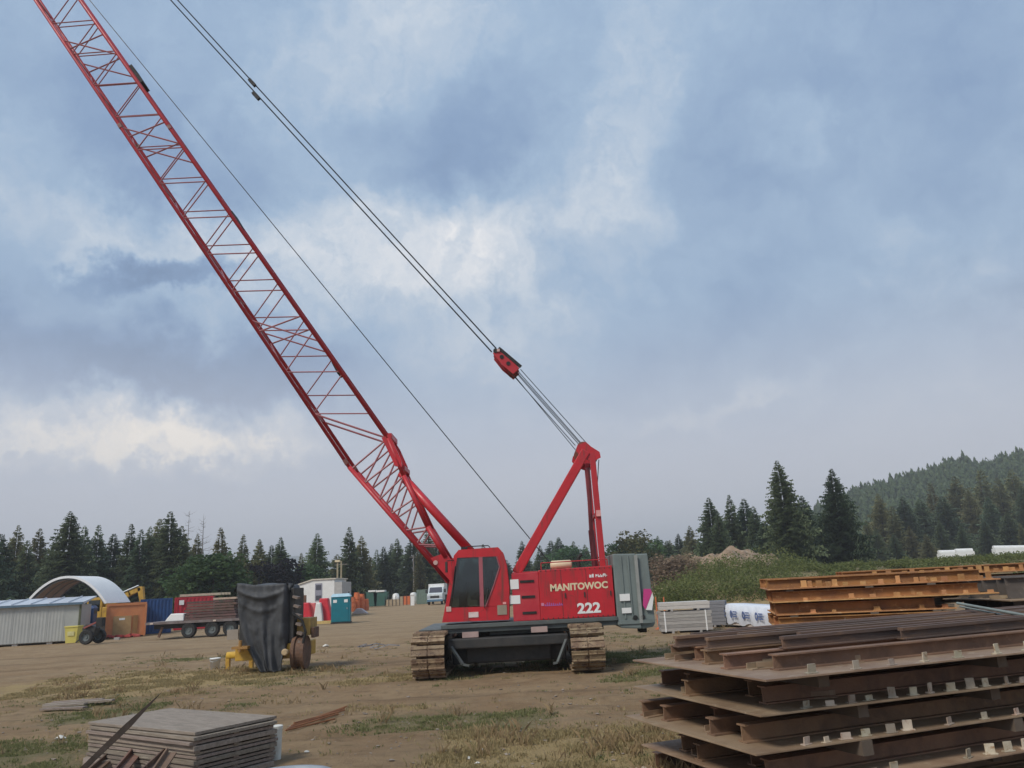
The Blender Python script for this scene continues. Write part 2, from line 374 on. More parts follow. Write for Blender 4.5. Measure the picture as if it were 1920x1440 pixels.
gme = bpy.data.meshes.new('ground'); gme.from_pydata(gv, [], gf)
ca = gme.color_attributes.new('cover', 'FLOAT_COLOR', 'POINT')
for i, (x, y, z) in enumerate(gv):
    g, s, r = cover(x, y); ca.data[i].color = (g, s, r, 1)
for p in gme.polygons: p.use_smooth = True
GM = bpy.data.materials.new('dirt_and_grass'); GM.use_nodes = True
b = NB(GM.node_tree); bs = GM.node_tree.nodes['Principled BSDF']
co = b.n('ShaderNodeTexCoord').outputs['Object']
at_ = b.n('ShaderNodeVertexColor'); at_.layer_name = 'cover'; sp_ = b.n('ShaderNodeSeparateColor'); b.l(at_.outputs[0], sp_.inputs[0])
gN = b.noise(co, 2.3, 8, .7, .3); fN = b.noise(co, 14, 6, .7); hN = b.noise(co, .55, 5, .6, .3); uN = b.noise(co, 45, 4, .7)
dirt = b.mix(b.mapr(hN, .35, .65, 0, 1, True), (.335,.22,.122,1), (.41,.288,.168,1))
dirt = b.mix(b.mapr(gN, .45, .7, 0, .7, True), dirt, (.225,.15,.086,1))
dirt = b.mix(b.mapr(fN, .52, .72, 0, .55, True), dirt, (.35,.265,.165,1))
mps = b.n('ShaderNodeMapping'); b.l(co, mps.inputs[0]); mps.inputs['Rotation'].default_value = (0, 0, R(14)); mps.inputs['Scale'].default_value = (.05, .55, 1)
sN = b.noise(mps.outputs[0], 1.0, 7, .7, .5)
dirt = b.mix(b.math('MULTIPLY', sp_.outputs[2], .6), dirt, (.37,.275,.172,1))
dirt = b.mix(b.mapr(sN, .50, .66, 0, .65, True), dirt, (.19,.132,.082,1))
dirt = b.mix(b.mapr(sN, .46, .34, 0, .5, True), dirt, (.33,.255,.168,1))
gf_ = b.math('ADD', sp_.outputs[0], b.math('MULTIPLY', b.math('SUBTRACT', gN, .5), 1.3)); gf_ = b.math('ADD', gf_, b.math('MULTIPLY', b.math('SUBTRACT', uN, .5), .8))
grass = b.mix(b.mapr(fN, .35, .65, 0, 1), (.175,.16,.076,1), (.25,.22,.115,1))
c = b.mix(b.mapr(gf_, .28, .80, 0, .85, True), dirt, grass)
sf_ = b.math('ADD', sp_.outputs[1], b.math('MULTIPLY', b.math('SUBTRACT', b.noise(co, 3.1, 8, .7, .5), .5), 1.2)); sf_ = b.math('ADD', sf_, b.math('MULTIPLY', b.math('SUBTRACT', uN, .5), .9))
straw = b.mix(b.mapr(uN, .35, .65, 0, 1), (.54,.40,.19,1), (.37,.27,.135,1))
c = b.mix(b.mapr(sf_, .30, .85, 0, .85, True), c, straw)
vo = b.n('ShaderNodeTexVoronoi'); b.l(co, vo.inputs['Vector']); vo.inputs['Scale'].default_value = 7.0
peb = b.math('MULTIPLY', b.mapr(vo.outputs['Distance'], .16, .10, 0, 1), b.mapr(b.noise(co, 1.2, 4, .6), .5, .62, 0, .8))
c = b.mix(peb, c, (.48,.41,.32,1))
b.l(c, bs.inputs['Base Color']); bs.inputs['Roughness'].default_value = .95; bs.inputs['Specular IOR Level'].default_value = .15
bp = b.n('ShaderNodeBump'); bp.inputs['Strength'].default_value = 1.0; bp.inputs['Distance'].default_value = .10
hh = b.math('ADD', b.math('MULTIPLY', b.noise(co, 5, 8, .75), 1.0), b.math('MULTIPLY', uN, .5)); b.l(b.math('ADD', hh, b.math('MULTIPLY', peb, .4)), bp.inputs['Height']); b.l(bp.outputs[0], bs.inputs['Normal'])
gme.materials.append(GM)
ground = bpy.data.objects.new('ground', gme); col.objects.link(ground); tag(ground, 'bare brown dirt yard with patches of green and straw-coloured grass', kind='structure')

def leafmat(name, a, c_, rand=.25, rough=.75, trans=.15):
    mt = bpy.data.materials.new(name); mt.use_nodes = True; b = NB(mt.node_tree); bs = mt.node_tree.nodes['Principled BSDF']
    oi = b.n('ShaderNodeObjectInfo'); ge = b.n('ShaderNodeNewGeometry')
    co = b.n('ShaderNodeTexCoord').outputs['Object']
    cc = b.mix(ge.outputs['Random Per Island'], a + (1,), c_ + (1,))
    hs = b.n('ShaderNodeHueSaturation'); b.l(cc, hs.inputs['Color']); b.l(b.mapr(oi.outputs['Random'], 0, 1, 1-rand, 1+rand), hs.inputs['Value'])
    b.l(b.mapr(b.math('FRACT', b.math('MULTIPLY', oi.outputs['Random'], 5.7)), 0, 1, .485, .515), hs.inputs['Hue'])
    b.l(hs.outputs[0], bs.inputs['Base Color']); bs.inputs['Roughness'].default_value = rough; bs.inputs['Specular IOR Level'].default_value = .2
    tl_ = b.n('ShaderNodeBsdfTranslucent'); b.l(hs.outputs[0], tl_.inputs[0]); mx_ = b.n('ShaderNodeMixShader'); mx_.inputs[0].default_value = .38
    ou_ = [n_ for n_ in mt.node_tree.nodes if n_.type == 'OUTPUT_MATERIAL'][0]
    b.l(bs.outputs[0], mx_.inputs[1]); b.l(tl_.outputs[0], mx_.inputs[2]); b.l(mx_.outputs[0], ou_.inputs['Surface'])
    MATS[name] = mt; return mt
NEEDLE = leafmat('conifer_needles', (.092,.130,.070), (.155,.195,.10), .32)
NEEDLE2 = leafmat('conifer_needles_olive', (.14,.15,.068), (.205,.20,.098), .3)
NEEDLE3 = leafmat('conifer_needles_deep', (.068,.106,.066), (.115,.152,.086), .3)
LEAF = leafmat('broad_leaves', (.045,.095,.036), (.08,.135,.05))
LEAFO = leafmat('olive_leaves', (.095,.105,.04), (.14,.135,.06))
LEAFD = leafmat('dark_plum_leaves', (.018,.015,.022), (.03,.026,.034))
GRASSG = leafmat('grass_green', (.15,.16,.065), (.24,.225,.105))
GRASSD = leafmat('grass_dry', (.48,.375,.20), (.34,.265,.145))
SCRUBM = leafmat('scrub_leaves', (.105,.13,.038), (.17,.175,.065))
HILLM = leafmat('hill_needles', (.06,.095,.045), (.11,.145,.07))
TWIG = leafmat('dry_twigs', (.23,.165,.11), (.32,.245,.17))

def tri_mesh(name, tris, mt):
    me = bpy.data.meshes.new(name); v = [p for t in tris for p in t]; f = []; k = 0
    for t in tris: f.append(tuple(range(k, k + len(t)))); k += len(t)
    me.from_pydata(v, [], f); me.materials.append(mt); return me
def conifer(seed, ratio, nw0, mt, z0=.06, ragged=.3, droop=.5, spray=.034, nb=9):
    q = random.Random(seed); T = []; lean = q.uniform(-.004, .004); nw = int(nw0*1.4)
    lop = [(q.uniform(0, 6.28), q.uniform(.6, 1.0)) for _ in range(5)]
    for i in range(nw):
        t = 1 - (1 - (i + q.random()*.6)/nw)**1.3; z = z0 + (1 - z0)*t
        spr = spray*1.35*(.14 + .86*(1 - t)**.65); Lm = 1.35*ratio*((1-t)**.86)*(1 - .35*max(0, .14 - t)/.14) + .003
        lump = lop[int(t*4.99)]
        for k in range(nb + 5 if t < .6 else nb + 2 if t < .85 else 8):
            a = q.uniform(0, 6.283); L = Lm*(1 - ragged + 2*ragged*q.random()*q.random() + ragged*.2)*(1 - .25*(1 - lump[1])*(1 + math.cos(a - lump[0])))
            d = Vector((math.cos(a), math.sin(a), 0)); side = Vector((-d.y, d.x, 0))
            rise = .35 - droop*(1 - t) + q.uniform(-.12, .12)
            steps = max(1, int(L/spr*1.0))
            for s in range(steps):
                u = (s + .6 + .4*q.random())/steps; p = d*(L*u) + Vector((lean*z*8, 0, z + L*rise*u - .25*L*u*u*droop))
                w = spr*(1.55 - .6*u)*(.7 + .7*q.random())
                for sg in (-1, 1):
                    tip = p + d*w*q.uniform(.5, 1.1) + side*sg*w*q.uniform(.6, 1.25) + Vector((0, 0, -w*q.uniform(.05, .8)))
                    T.append((p + side*sg*w*.05, p + d*w*.75 + Vector((0, 0, w*.25)), tip))
                if q.random() < .6:
                    T.append((p - d*w*.4, p + d*w*.5, p + Vector((q.uniform(-.3,.3)*w, q.uniform(-.3,.3)*w, -w*q.uniform(.7, 1.4)))))
    for k in range(7): T.append((Vector((0,0,.985 - .012*k)), Vector((.012*math.cos(k*2.4), .012*math.sin(k*2.4), .96 - .012*k)), Vector((.004, 0, 1.0 - .01*k))))
    return tri_mesh('crown', T, mt)
def trunk_mesh(r, h, mt, limbs=0, seed=1):
    q = random.Random(seed); m_ = MB(); m_.tube((0,0,-.02), (0,0,h*.5), r, r*.6, 7); m_.tube((0,0,h*.5), (0.004,0,h), r*.6, r*.08, 6)
    for k in range(limbs):
        z = h*q.uniform(.3, .97); a = q.uniform(0, 6.28); L = (.03 + .11*(1 - z/h))*q.uniform(.6, 1.3)
        e = Vector((math.cos(a)*L, math.sin(a)*L, z + L*q.uniform(-.3, .5))); m_.tube((0, 0, z), e, r*.16, r*.05, 4)
        if q.random() < .7: m_.tube(Vector((0,0,z)).lerp(e, .6), e + Vector((q.uniform(-.03,.03), q.uniform(-.03,.03), .03)), r*.09, r*.03, 3)
    return m_.mesh('trunk', mt)
def leafy(seed, mt, clumps, leaf=.04, n=90):
    q = random.Random(seed); T = []
    for (cx, cy, cz, rx, rz) in clumps:
        for _ in range(int(n*(rx/.2))):
            v = Vector((q.gauss(0,1), q.gauss(0,1), q.gauss(0,1))).normalized()*(q.uniform(.55, 1.06))
            p = Vector((cx + v.x*rx, cy + v.y*rx, cz + v.z*rz)); w = leaf*q.uniform(.6, 1.4)
            a = Vector((q.gauss(0,1), q.gauss(0,1), q.gauss(0,.6))).normalized(); c_ = a.cross(Vector((q.gauss(0,1), q.gauss(0,1), q.gauss(0,1)))).normalized()
            T.append((p - a*w*.6, p + c_*w*.45, p + a*w*.7, p - c_*w*.45))
    return tri_mesh('crown', T, mt)
def clumps(seed, n, r0=.18):
    q = random.Random(seed); L = []
    for k in range(n):
        z = q.uniform(.28, .9); rr = .34*math.sin(math.pi*min(1, max(.12, (z - .05)/1.0)))
        a = q.uniform(0, 6.28); d = rr*q.random()**.5; s_ = q.uniform(.55, 1.1)*r0
        L.append((d*math.cos(a), d*math.sin(a), z, s_, s_*.8))
    return L
KIND = {}
KIND['fir'] = [(conifer(11, .205, 34, NEEDLE), trunk_mesh(.016, .96, BARK)), (conifer(12, .18, 32, NEEDLE, ragged=.4), trunk_mesh(.016, .96, BARK)), (conifer(13, .23, 34, NEEDLE, ragged=.35), trunk_mesh(.017, .96, BARK))]
KIND['big'] = [(conifer(21, .25, 46, NEEDLE3, ragged=.5, droop=.42, spray=.028, nb=8, z0=.03), trunk_mesh(.015, .97, BARK)), (conifer(22, .215, 46, NEEDLE, ragged=.34, droop=.5, spray=.028, nb=9, z0=.03), trunk_mesh(.015, .97, BARK))]
KIND['deep'] = [(conifer(31, .22, 34, NEEDLE3, ragged=.35), trunk_mesh(.016, .96, BARK)), (conifer(32, .26, 32, NEEDLE3, ragged=.4), trunk_mesh(.017, .96, BARK))]
KIND['olive'] = [(conifer(41, .2, 34, NEEDLE2, ragged=.4), trunk_mesh(.016, .96, BARK)), (conifer(42, .24, 32, NEEDLE2, ragged=.45), trunk_mesh(.017, .96, BARK))]
KIND['slim'] = [(conifer(51, .125, 34, NEEDLE, ragged=.4), trunk_mesh(.013, .97, BARK)), (conifer(52, .11, 34, NEEDLE2, ragged=.5), trunk_mesh(.013, .97, BARK)), (conifer(53, .135, 32, NEEDLE3, ragged=.45), trunk_mesh(.013, .97, BARK))]
KIND['snag'] = [(tri_mesh('crown', [tuple(Vector(p) for p in t) for t in [((0,0,.9),(.01,0,.92),(.0,.01,.95))]], TWIG), trunk_mesh(.011, 1.0, SNAG, 60, 3)), (tri_mesh('crown', [((0,0,.9),(.01,0,.92),(.0,.01,.95))], TWIG), trunk_mesh(.010, 1.0, SNAG, 45, 9))]
KIND['broad'] = [(leafy(61, LEAF, clumps(61, 46), .042), trunk_mesh(.03, .6, BARK, 10)), (leafy(62, LEAF, clumps(62, 40, .2), .042), trunk_mesh(.03, .6, BARK, 10))]
KIND['broado'] = [(leafy(63, LEAFO, clumps(63, 34, .17), .04), trunk_mesh(.025, .6, BARK, 10))]
KIND['brown'] = [(leafy(67, TWIG, clumps(67, 34, .2), .035, 130), trunk_mesh(.02, .6, BARK, 10))]
KIND['plum'] = [(leafy(64, LEAFD, clumps(64, 34, .2), .05), trunk_mesh(.03, .6, BARK, 8))]
TREE_N = 0
def tree(px, top, Y, kind, label, wid=1.0, group=None, cat='tree'):
    global TREE_N
    p = at(px, top, Y); zb = ground_z(p.x, Y); h = p.z - zb
    names = {'snag': 'dead_tree', 'brown': 'dry_bush', 'broad': 'leafy_tree', 'broado': 'leafy_tree', 'plum': 'leafy_tree'}
    vs = KIND[kind]; cr, tk = vs[TREE_N % len(vs)]; TREE_N += 1
    o = bpy.data.objects.new(names.get(kind, 'conifer'), None); col.objects.link(o); o.location = (p.x, Y, zb - .05); o.rotation_euler = (0, 0, rnd.uniform(0, 6.28))
    tag(o, label, cat, group)
    for nm, me in (('trunk', tk), ('crown', cr)):
        if kind == 'snag' and nm == 'crown': continue
        c_ = bpy.data.objects.new(nm, me); col.objects.link(c_); c_.parent = o
        c_.scale = (h*wid*(1 if nm == 'crown' else 1), h*wid, h)
    return o
TL = 'trees of the line behind the shelter and containers'
TREES = [
 (-14,975,86,'deep','dark conifer cut by the left edge of the picture',1.15),(8,1000,90,'deep','low dark conifer just inside the left picture edge',1.1),
 (34,984,108,'olive','thin olive conifer above the middle of the grey shed',.9),(74,990,106,'olive','pale olive conifer right behind the left foot of the white arch shelter',1.0),
 (53,1012,100,'fir','shorter conifer between the two olive trees above the shed roof',1.2),
 (135,957,96,'big','tallest broad conifer rising straight behind the top of the white arch shelter',1.2),(160,985,101,'fir','conifer shoulder growing out of the broad tree behind the arch shelter',1.0),
 (186,983,103,'fir','narrow conifer above the white right flank of the arch shelter',1.0),(110,1010,99,'deep','dark low conifer left of the broad tallest tree behind the shelter',1.1),
 (211,1000,106,'deep','short dark conifer above the orange container',1.1),(247,981,100,'fir','pointed conifer above the yellow excavator arm',1.0),
 (264,992,99,'slim','slim conifer above the blue container, beside the pointed one',1.2),(282,986,101,'fir','second slim pointed conifer above the blue container',.9),
 (300,972,103,'olive','olive conifer above the gap between blue and red containers',1.1),(323,958,101,'fir','tall conifer above the left end of the red container',1.05),
 (355,957,104,'snag','bare dead tree standing above the red container',1.0),(383,963,105,'snag','thin bare dead trunk nearest the tall dark spire',1.0),(340,985,102,'olive','olive conifer between the tall tree and the bare dead tree',1.1),
 (370,1000,106,'olive','thin olive conifer between the two bare dead trees',.8),
 (418,988,96,'slim','dark spire-like conifer left above the charcoal tarp',1.3),(402,1032,84,'broad','bright green bushy tree left of the tarp, behind the trailer',1.5),
 (372,1052,86,'broad','low round green tree above the red container lid',1.5),(455,1002,112,'slim','narrow conifer above the left end of the charcoal tarp',1.25),
 (487,1010,112,'olive','olive conifer above the middle of the charcoal tarp',.95),(527,1006,108,'fir','dark conifer above the right edge of the tarp',1.0),
 (512,1021,110,'deep','shorter dark conifer joined to the one above the tarp edge',.9),(522,1045,92,'plum','dark plum coloured leafy tree above the right edge of the tarp',1.2),
 (470,1042,98,'broado','olive leafy bush-like tree above the centre of the tarp',1.3),(563,1036,118,'slim','tiny thin conifer in the gap left of the white trailer',1.1),
 (593,999,116,'fir','single conifer rising behind the white office trailer',1.05),(575,1055,112,'broad','low green tree at the left foot of the conifer behind the white trailer',1.2),
 (655,987,118,'fir','tall conifer right behind the portable toilet',1.05),(677,1004,121,'olive','olive conifer leaning against the tall one behind the portable toilet',1.1),
 (708,1030,140,'slim','small slim conifer above the orange heap',1.3),(722,1024,138,'deep','dark conifer above the green bins',1.0),(745,1009,140,'fir','conifer seen just left of the boom, above the orange fence',1.0),
 (733,1018,150,'deep','dark narrow conifer between the green bins and boom',.9),(770,1004,138,'deep','dark conifer seen through the lowest bays of the boom',1.0),(800,992,140,'fir','tallest conifer seen through the boom foot',.95),(818,1010,142,'deep','dark conifer in the gap between boom foot and strut',1.0),
 (787,1024,130,'slim','slim trunk-like conifer behind the boom foot plate',1.0),
 (905,1020,150,'fir','conifer peeping over the red cab roof',1.0),(978,1013,150,'fir','pointed conifer just left of the foot of the front mast leg',1.0),
 (1012,1022,160,'fir','low conifer between the mast leg and the cream air cleaner',1.2),(1047,1007,160,'deep','rounded dark conifer above the cream air cleaner',1.3),(1030,1013,165,'deep','dark conifer in the middle of the open triangle of the mast',1.2),
 (1075,1014,160,'fir','conifer left of the rear mast legs',1.2),(1060,1024,150,'broad','low green tree over the red engine housing',1.5),(1096,1020,165,'fir','conifer seen between the rear mast legs',1.2),
 (1186,994,120,'broado','loose leafy tree rising behind the grey counterweight',1.15),(1165,1012,125,'broad','green leafy tree at the gap between housing and counterweight',1.2),(1205,1010,128,'broad','small leafy tree behind the outer edge of the counterweight',1.2),
 (1233,1004,150,'fir','pointed conifer next right of the counterweight',1.1),(1255,1012,152,'olive','olive conifer second right of the counterweight',1.2),(1272,1000,150,'deep','dark conifer left of the dirt mound',1.1),(1293,985,140,'olive','olive conifer above the left slope of the dirt mound',1.2),
 (1330,932,112,'fir','pointed conifer above the summit of the dirt mound, first of its trio',1.1),(1345,962,110,'fir','shorter conifer inside the trio above the dirt mound',1.2),(1366,927,114,'fir','second pointed conifer above the dirt mound',1.0),(1391,934,116,'deep','dark conifer third above the dirt mound',1.1),(1412,948,112,'fir','conifer tucked against the tallest dark fir',1.1),
 (1460,862,92,'big','tallest ragged dark fir standing alone right of the mound',1.05),(1502,928,104,'deep','lower dark fir between the two tall firs',1.3),(1430,975,100,'deep','low dark conifer under the left branches of the tallest fir',1.3),
 (1556,878,93,'big','second tall dense fir, right neighbour of the tallest one',1.02),(1530,975,98,'deep','low dark conifer between the trunks of the two tall firs',1.3),(1582,960,99,'fir','conifer at the right foot of the second tall fir',1.2),
]
HILLT = [(1622,975,150),(1645,925,158),(1668,948,152),(1690,930,165),(1703,985,150),(1726,935,172),(1748,905,180),(1770,930,165),(1790,892,190),(1812,915,178),(1832,880,196),(1852,930,165),(1870,895,190),(1893,880,200),(1912,910,180),(1935,890,190),(1640,990,140),(1760,975,148),(1800,985,146),(1845,975,150),(1885,960,155),(1910,980,150),(1675,1000,140),(1735,1000,142),(1950,930,165)]
for t_ in TREES: tree(*t_)
NUMW = 'first second third fourth fifth sixth seventh eighth ninth tenth eleventh twelfth thirteenth fourteenth fifteenth sixteenth seventeenth eighteenth nineteenth twentieth twenty-first twenty-second twenty-third twenty-fourth twenty-fifth'.split()
HILLT.sort()
for i, (px, tp, Y) in enumerate(HILLT):
    tree(px, tp, Y, ['olive', 'fir', 'olive', 'slim', 'fir', 'deep'][i % 6], NUMW[i] + ' conifer along the foot of the wooded hill, counted from the second tall fir', [1.25, 1.2, 1.1, 1.5][i % 4], 'conifers at the foot of the wooded hill')
# lower fill of the tree line: nothing tells these apart
for i in range(26):
    px = -30 + i*35 + rnd.uniform(-12, 12); tree(px, 1052 - .022*px + rnd.uniform(-16, 14) + 10, 122 + rnd.uniform(0, 18) + (26 if px > 680 else 0), ['deep', 'fir', 'deep', 'olive'][i % 4], 'low dark conifer filling the shade under the left tree line', 1.7, 'low conifers under the left tree line')
for i in range(12):
    px = 1225 + i*34 + rnd.uniform(-10, 10); tree(px, 1012 - .03*(px - 1225) + rnd.uniform(-14, 10), 128 + rnd.uniform(0, 14), ['deep', 'fir', 'olive'][i % 3], 'low dark conifer filling the shade behind the dirt mound and the tall firs', 1.7, 'low conifers behind the dirt mound')
for i in range(12):
    px = 885 + i*24 + rnd.uniform(-8, 8); tree(px, 1046 - .02*(px - 885) + rnd.uniform(-10, 8), 170 + rnd.uniform(0, 14), ['deep', 'fir'][i % 2], 'low conifer of the far tree line behind the red engine housing', 2.0, 'low conifers behind the crane')

# wooded hill on the right
RIDGE = [(1180,1062),(1300,1040),(1400,1015),(1500,975),(1560,948),(1590,931),(1640,914),(1680,904),(1740,887),(1800,868),(1816,861),(1832,870),(1860,868),(1890,858),(1920,850),(2050,800),(2300,740),(2600,760)]
RP = [at(x, y + 20, 460) for x, y in RIDGE]
def ridge_z(x):
    if x <= RP[0].x: return 1.5
    for a_, b_ in zip(RP[:-1], RP[1:]):
        if x <= b_.x: return a_.z + (b_.z - a_.z)*(x - a_.x)/(b_.x - a_.x)
    return RP[-1].z
def hill_z(x, y):
    xr = x*460/max(y, 200); return 1.0 + (ridge_z(xr) - 1.0)*sst(y, 205, 475)*(1 + .06*fbm(x, y, .02)) - 60*sst(y, 480, 800) + 2*fbm(x, y, .03)
hv = []; HX = [40 + i*12 for i in range(52)]; HY = [200 + j*14 for j in range(30)]
for y in HY:
    for x in HX: hv.append((x, y, hill_z(x, y) if y > 205 else .2))
hf = [(j*len(HX)+i, j*len(HX)+i+1, (j+1)*len(HX)+i+1, (j+1)*len(HX)+i) for j in range(len(HY)-1) for i in range(len(HX)-1)]
hm = bpy.data.meshes.new('hill'); hm.from_pydata(hv, [], hf)
for p in hm.polygons: p.use_smooth = True
hm.materials.append(mat('hill_soil', (.05,.07,.03), .9, (.09,.09,.045), .02, .8, bump=0))
hill = bpy.data.objects.new('hill', hm); col.objects.link(hill); tag(hill, 'long hill slope rising to the right under its forest', kind='structure')
T = []; q = random.Random(5)
for k in range(4200):
    y = q.uniform(225, 475); x = q.uniform(.12, .80)*y
    z = hill_z(x, y)
    if z < 2.5: continue
    h = q.uniform(5.5, 9.5)*(1.0 if q.random() < .85 else 1.2); r = h*q.uniform(.30, .46)
    n_ = 34
    for j in range(n_):
        t = (j + q.random())/n_; a = q.uniform(0, 6.28); rr = r*(1 - t)**.8; w = h*.13*(1.1 - .6*t)
        p = Vector((x + math.cos(a)*rr*.8, y + math.sin(a)*rr*.8, z + h*t)); d = Vector((math.cos(a), math.sin(a), -.35))
        sd = Vector((-math.sin(a), math.cos(a), 0))
        T.append((p - sd*w*.9, p + Vector((0, 0, w*1.7)) - d*w*.5, p + sd*w*.9 + d*w*.2, p + d*w*1.1))
fo = bpy.data.objects.new('forest', tri_mesh('forest', T, HILLM)); col.objects.link(fo); tag(fo, 'dense conifer forest covering the far hill on the right', kind='stuff')
# far blue ridge in the gaps of the tree line
fr = [at(x, y, 2600) for x, y in [(-900,1150),(-400,1120),(-100,1090),(150,1075),(350,1062),(480,1050),(560,1042),(640,1058),(760,1075),(900,1070),(1100,1062),(1300,1056),(1600,1040),(2200,1000),(2900,1000)]]
mm = MB()
for a_, b_ in zip(fr[:-1], fr[1:]):
    mm.add([(a_.x, 2300, -5), (b_.x, 2300, -5), (b_.x, 2600, b_.z), (a_.x, 2600, a_.z), (b_.x, 3000, -5), (a_.x, 3000, -5)], [(0,1,2,3), (3,2,4,5)])
tag(mm.build('far_hills', mat('far_hill_green', (.05,.075,.045), .9, (.07,.085,.05), .004, .8), smooth=True), 'low far hills showing in gaps of the tree line', kind='structure')

# ------------------------------------------------------------------ low plants
def blades(n, region, pick, hgt, mtn, name, label, seed):
    q = random.Random(seed); T = []; tries = 0
    while len(T) < n and tries < n*6:
        tries += 1
        y = region[2] + (region[3] - region[2])*q.random()**1.6; hw = min(1, y/region[3])
        x = q.uniform(region[0], region[1])*(.45 + .55*hw)
        w = pick(x, y)
        if q.random() > w: continue
        z = ground_z(x, y); k = q.randint(6, 12); sp = q.uniform(.03, .12)
        for _ in range(k):
            a = q.uniform(0, 6.28); px_, py_ = x + q.gauss(0, sp), y + q.gauss(0, sp); h = hgt*q.uniform(.35, 1.2); ln = h*q.uniform(.2, 1.0); wd = .003 + .003*q.random() + .0004*y
            d = Vector((math.cos(a), math.sin(a), 0)); s_ = Vector((-d.y, d.x, 0)); b0 = Vector((px_, py_, z))
            m1 = b0 + Vector((0, 0, h*.6)) + d*ln*.35; T.append((b0 - s_*wd, b0 + s_*wd, m1 + s_*wd*.7, b0 + Vector((0, 0, h)) + d*ln, m1 - s_*wd*.7))
    o = bpy.data.objects.new(name, tri_mesh(name, T, mtn)); col.objects.link(o); return tag(o, label, kind='stuff')
REG = (-17, 9, 7.5, 34)
blades(46000, REG, lambda x, y: (.006 + max(0, cover(x, y)[0] - .30)*.8)*(.03 + max(0, 1.7*fbm(x+3, y, 1.5) + .2)), .04, GRASSG, 'grass', 'short patchy green grass on the dirt yard', 3)
blades(46000, REG, lambda x, y: (.006 + max(0, cover(x, y)[1] - .30)*.9)*(.03 + max(0, 1.7*fbm(x-3, y, 1.3) + .25)), .055, GRASSD, 'dry_grass', 'straw-coloured dry grass tufts on the dirt yard', 4)
blades(2600, REG, lambda x, y: (.03 + max(0, cover(x, y)[1] + cover(x, y)[0] - .55))*max(0, 1.6*fbm(x, y+5, .9)), .17, GRASSD, 'weeds', 'taller dry weeds sticking out of the patchy grass', 14)
# loose stones
q = random.Random(17); T = MB()
for k in range(2600):
    y = 8 + 26*q.random()**1.5; x = q.uniform(-16, 8)*(.4 + .6*y/34); r = q.choice([.009, .012, .014, .018, .03])*q.uniform(.7, 1.3); z = ground_z(x, y) + r*.3
    ring = []
    for j in range(6):
        a = j*1.047 + q.uniform(-.3, .3); ring.append(Vector((x + math.cos(a)*r*q.uniform(.8, 1.3), y + math.sin(a)*r*q.uniform(.8, 1.3), z + r*q.uniform(-.2, .25))))
    T.add(ring + [Vector((x + r*q.uniform(-.4, .4), y + r*q.uniform(-.4, .4), z + r*.45)), Vector((x, y, z - r))], [(j, (j+1) % 6, 6) for j in range(6)] + [((j+1) % 6, j, 7) for j in range(6)])
tag(T.build('gravel', STONE), 'small pale stones and clods scattered over the dirt', kind='stuff')
# scrub on the bank
q = random.Random(23); T = []
def scrub_clump(x, y, rx, rz, n, leaf):
    z = ground_z(x, y)
    for _ in range(n):
        v = Vector((q.gauss(0,1), q.gauss(0,1), abs(q.gauss(0,1)))).normalized()*q.uniform(.6, 1.05); p = Vector((x + v.x*rx, y + v.y*rx, z + v.z*rz)); w = leaf*q.uniform(.6, 1.4)
        a = Vector((q.gauss(0,1), q.gauss(0,1), q.gauss(.4,.6))).normalized(); c_ = a.cross(Vector((q.gauss(0,1), q.gauss(0,1), q.gauss(0,1)))).normalized()
        T.append((p - a*w*.6, p + c_*w*.4, p + a*w*.7, p - c_*w*.4))
for k in range(330):
    y = 54.5 + 20*q.random()**1.4; x = q.uniform(.165, .64)*y
    s_ = q.uniform(.7, 1.5)*(1.0 if x < .36*y else .55); scrub_clump(x, y, s_*1.1, s_*(1.55 if x < .34*y else .85), 230, .12)
so = bpy.data.objects.new('undergrowth', tri_mesh('undergrowth', T, SCRUBM)); col.objects.link(so); tag(so, 'green scrub and brambles covering the bank behind the counterweight', kind='stuff')
# dirt mounds behind the bank
def mound(c, rx, ry, h, label, mt, seed, peak=0.0):
    N, M = 40, 16; vs = []; fs = []
    for j in range(M + 1):
        t = j/M
        for i in range(N):
            a = 2*math.pi*i/N; r_ = 1 - t; x = c[0] + rx*r_*math.cos(a) + peak*rx*t; y = c[1] + ry*r_*math.sin(a)
            z = c[2] + h*(1 - r_**2.0) + h*.30*fbm(x + seed, y, .6, 6)*(1 if j else 0); vs.append((x, y, z))
    for j in range(M):
        for i in range(N): fs.append((j*N+i, j*N+(i+1) % N, (j+1)*N+(i+1) % N, (j+1)*N+i))
    mb = MB(); mb.add(vs, fs); o = mb.build('dirt_mound', mt, smooth=False); return tag(o, label, 'mound')
MOUND = mat('mound_soil', (.30,.215,.145), .95, (.18,.125,.085), .8, .9, (.38,.33,.27), 1.8, .56, .66, bump=.8, bump_scale=3)
MOUND2 = mat('mound_soil_red', (.21,.145,.11), .95, (.15,.10,.075), .8, .9, (.28,.2,.16), 1.8, .56, .66, bump=.8, bump_scale=3)
mc = at(1368, 1031, 84); mound((mc.x, 84, 1.6), 6.6, 6, mc.z - 1.6, 'heap of brown earth and rubble below the trio of conifers', MOUND, 1)
tree(1250, 1040, 80, 'brown', 'reddish brown dry bush right beside the counterweight', 1.6, None, 'bush'); tree(1278, 1037, 82, 'brown', 'reddish brown dry bush at the left foot of the dirt mound', 1.7, None, 'bush')

# ------------------------------------------------------------------ the crawler crane
YN, YF, YC = 20.3, 23.1, 21.7             # near side, far side and middle of the upper works
SWX = -.43
crane = empty('crawler_crane', (SWX, YC, 0), 'red lattice-boom crawler crane with grey counterweight in the middle of the yard', 'crane')
def S(px, py, Y=YN): return at(px, py, Y)
def side(poly, Y=YN, d=.06):
    return [S(x, y, Y) for x, y in poly], (0, d, 0)
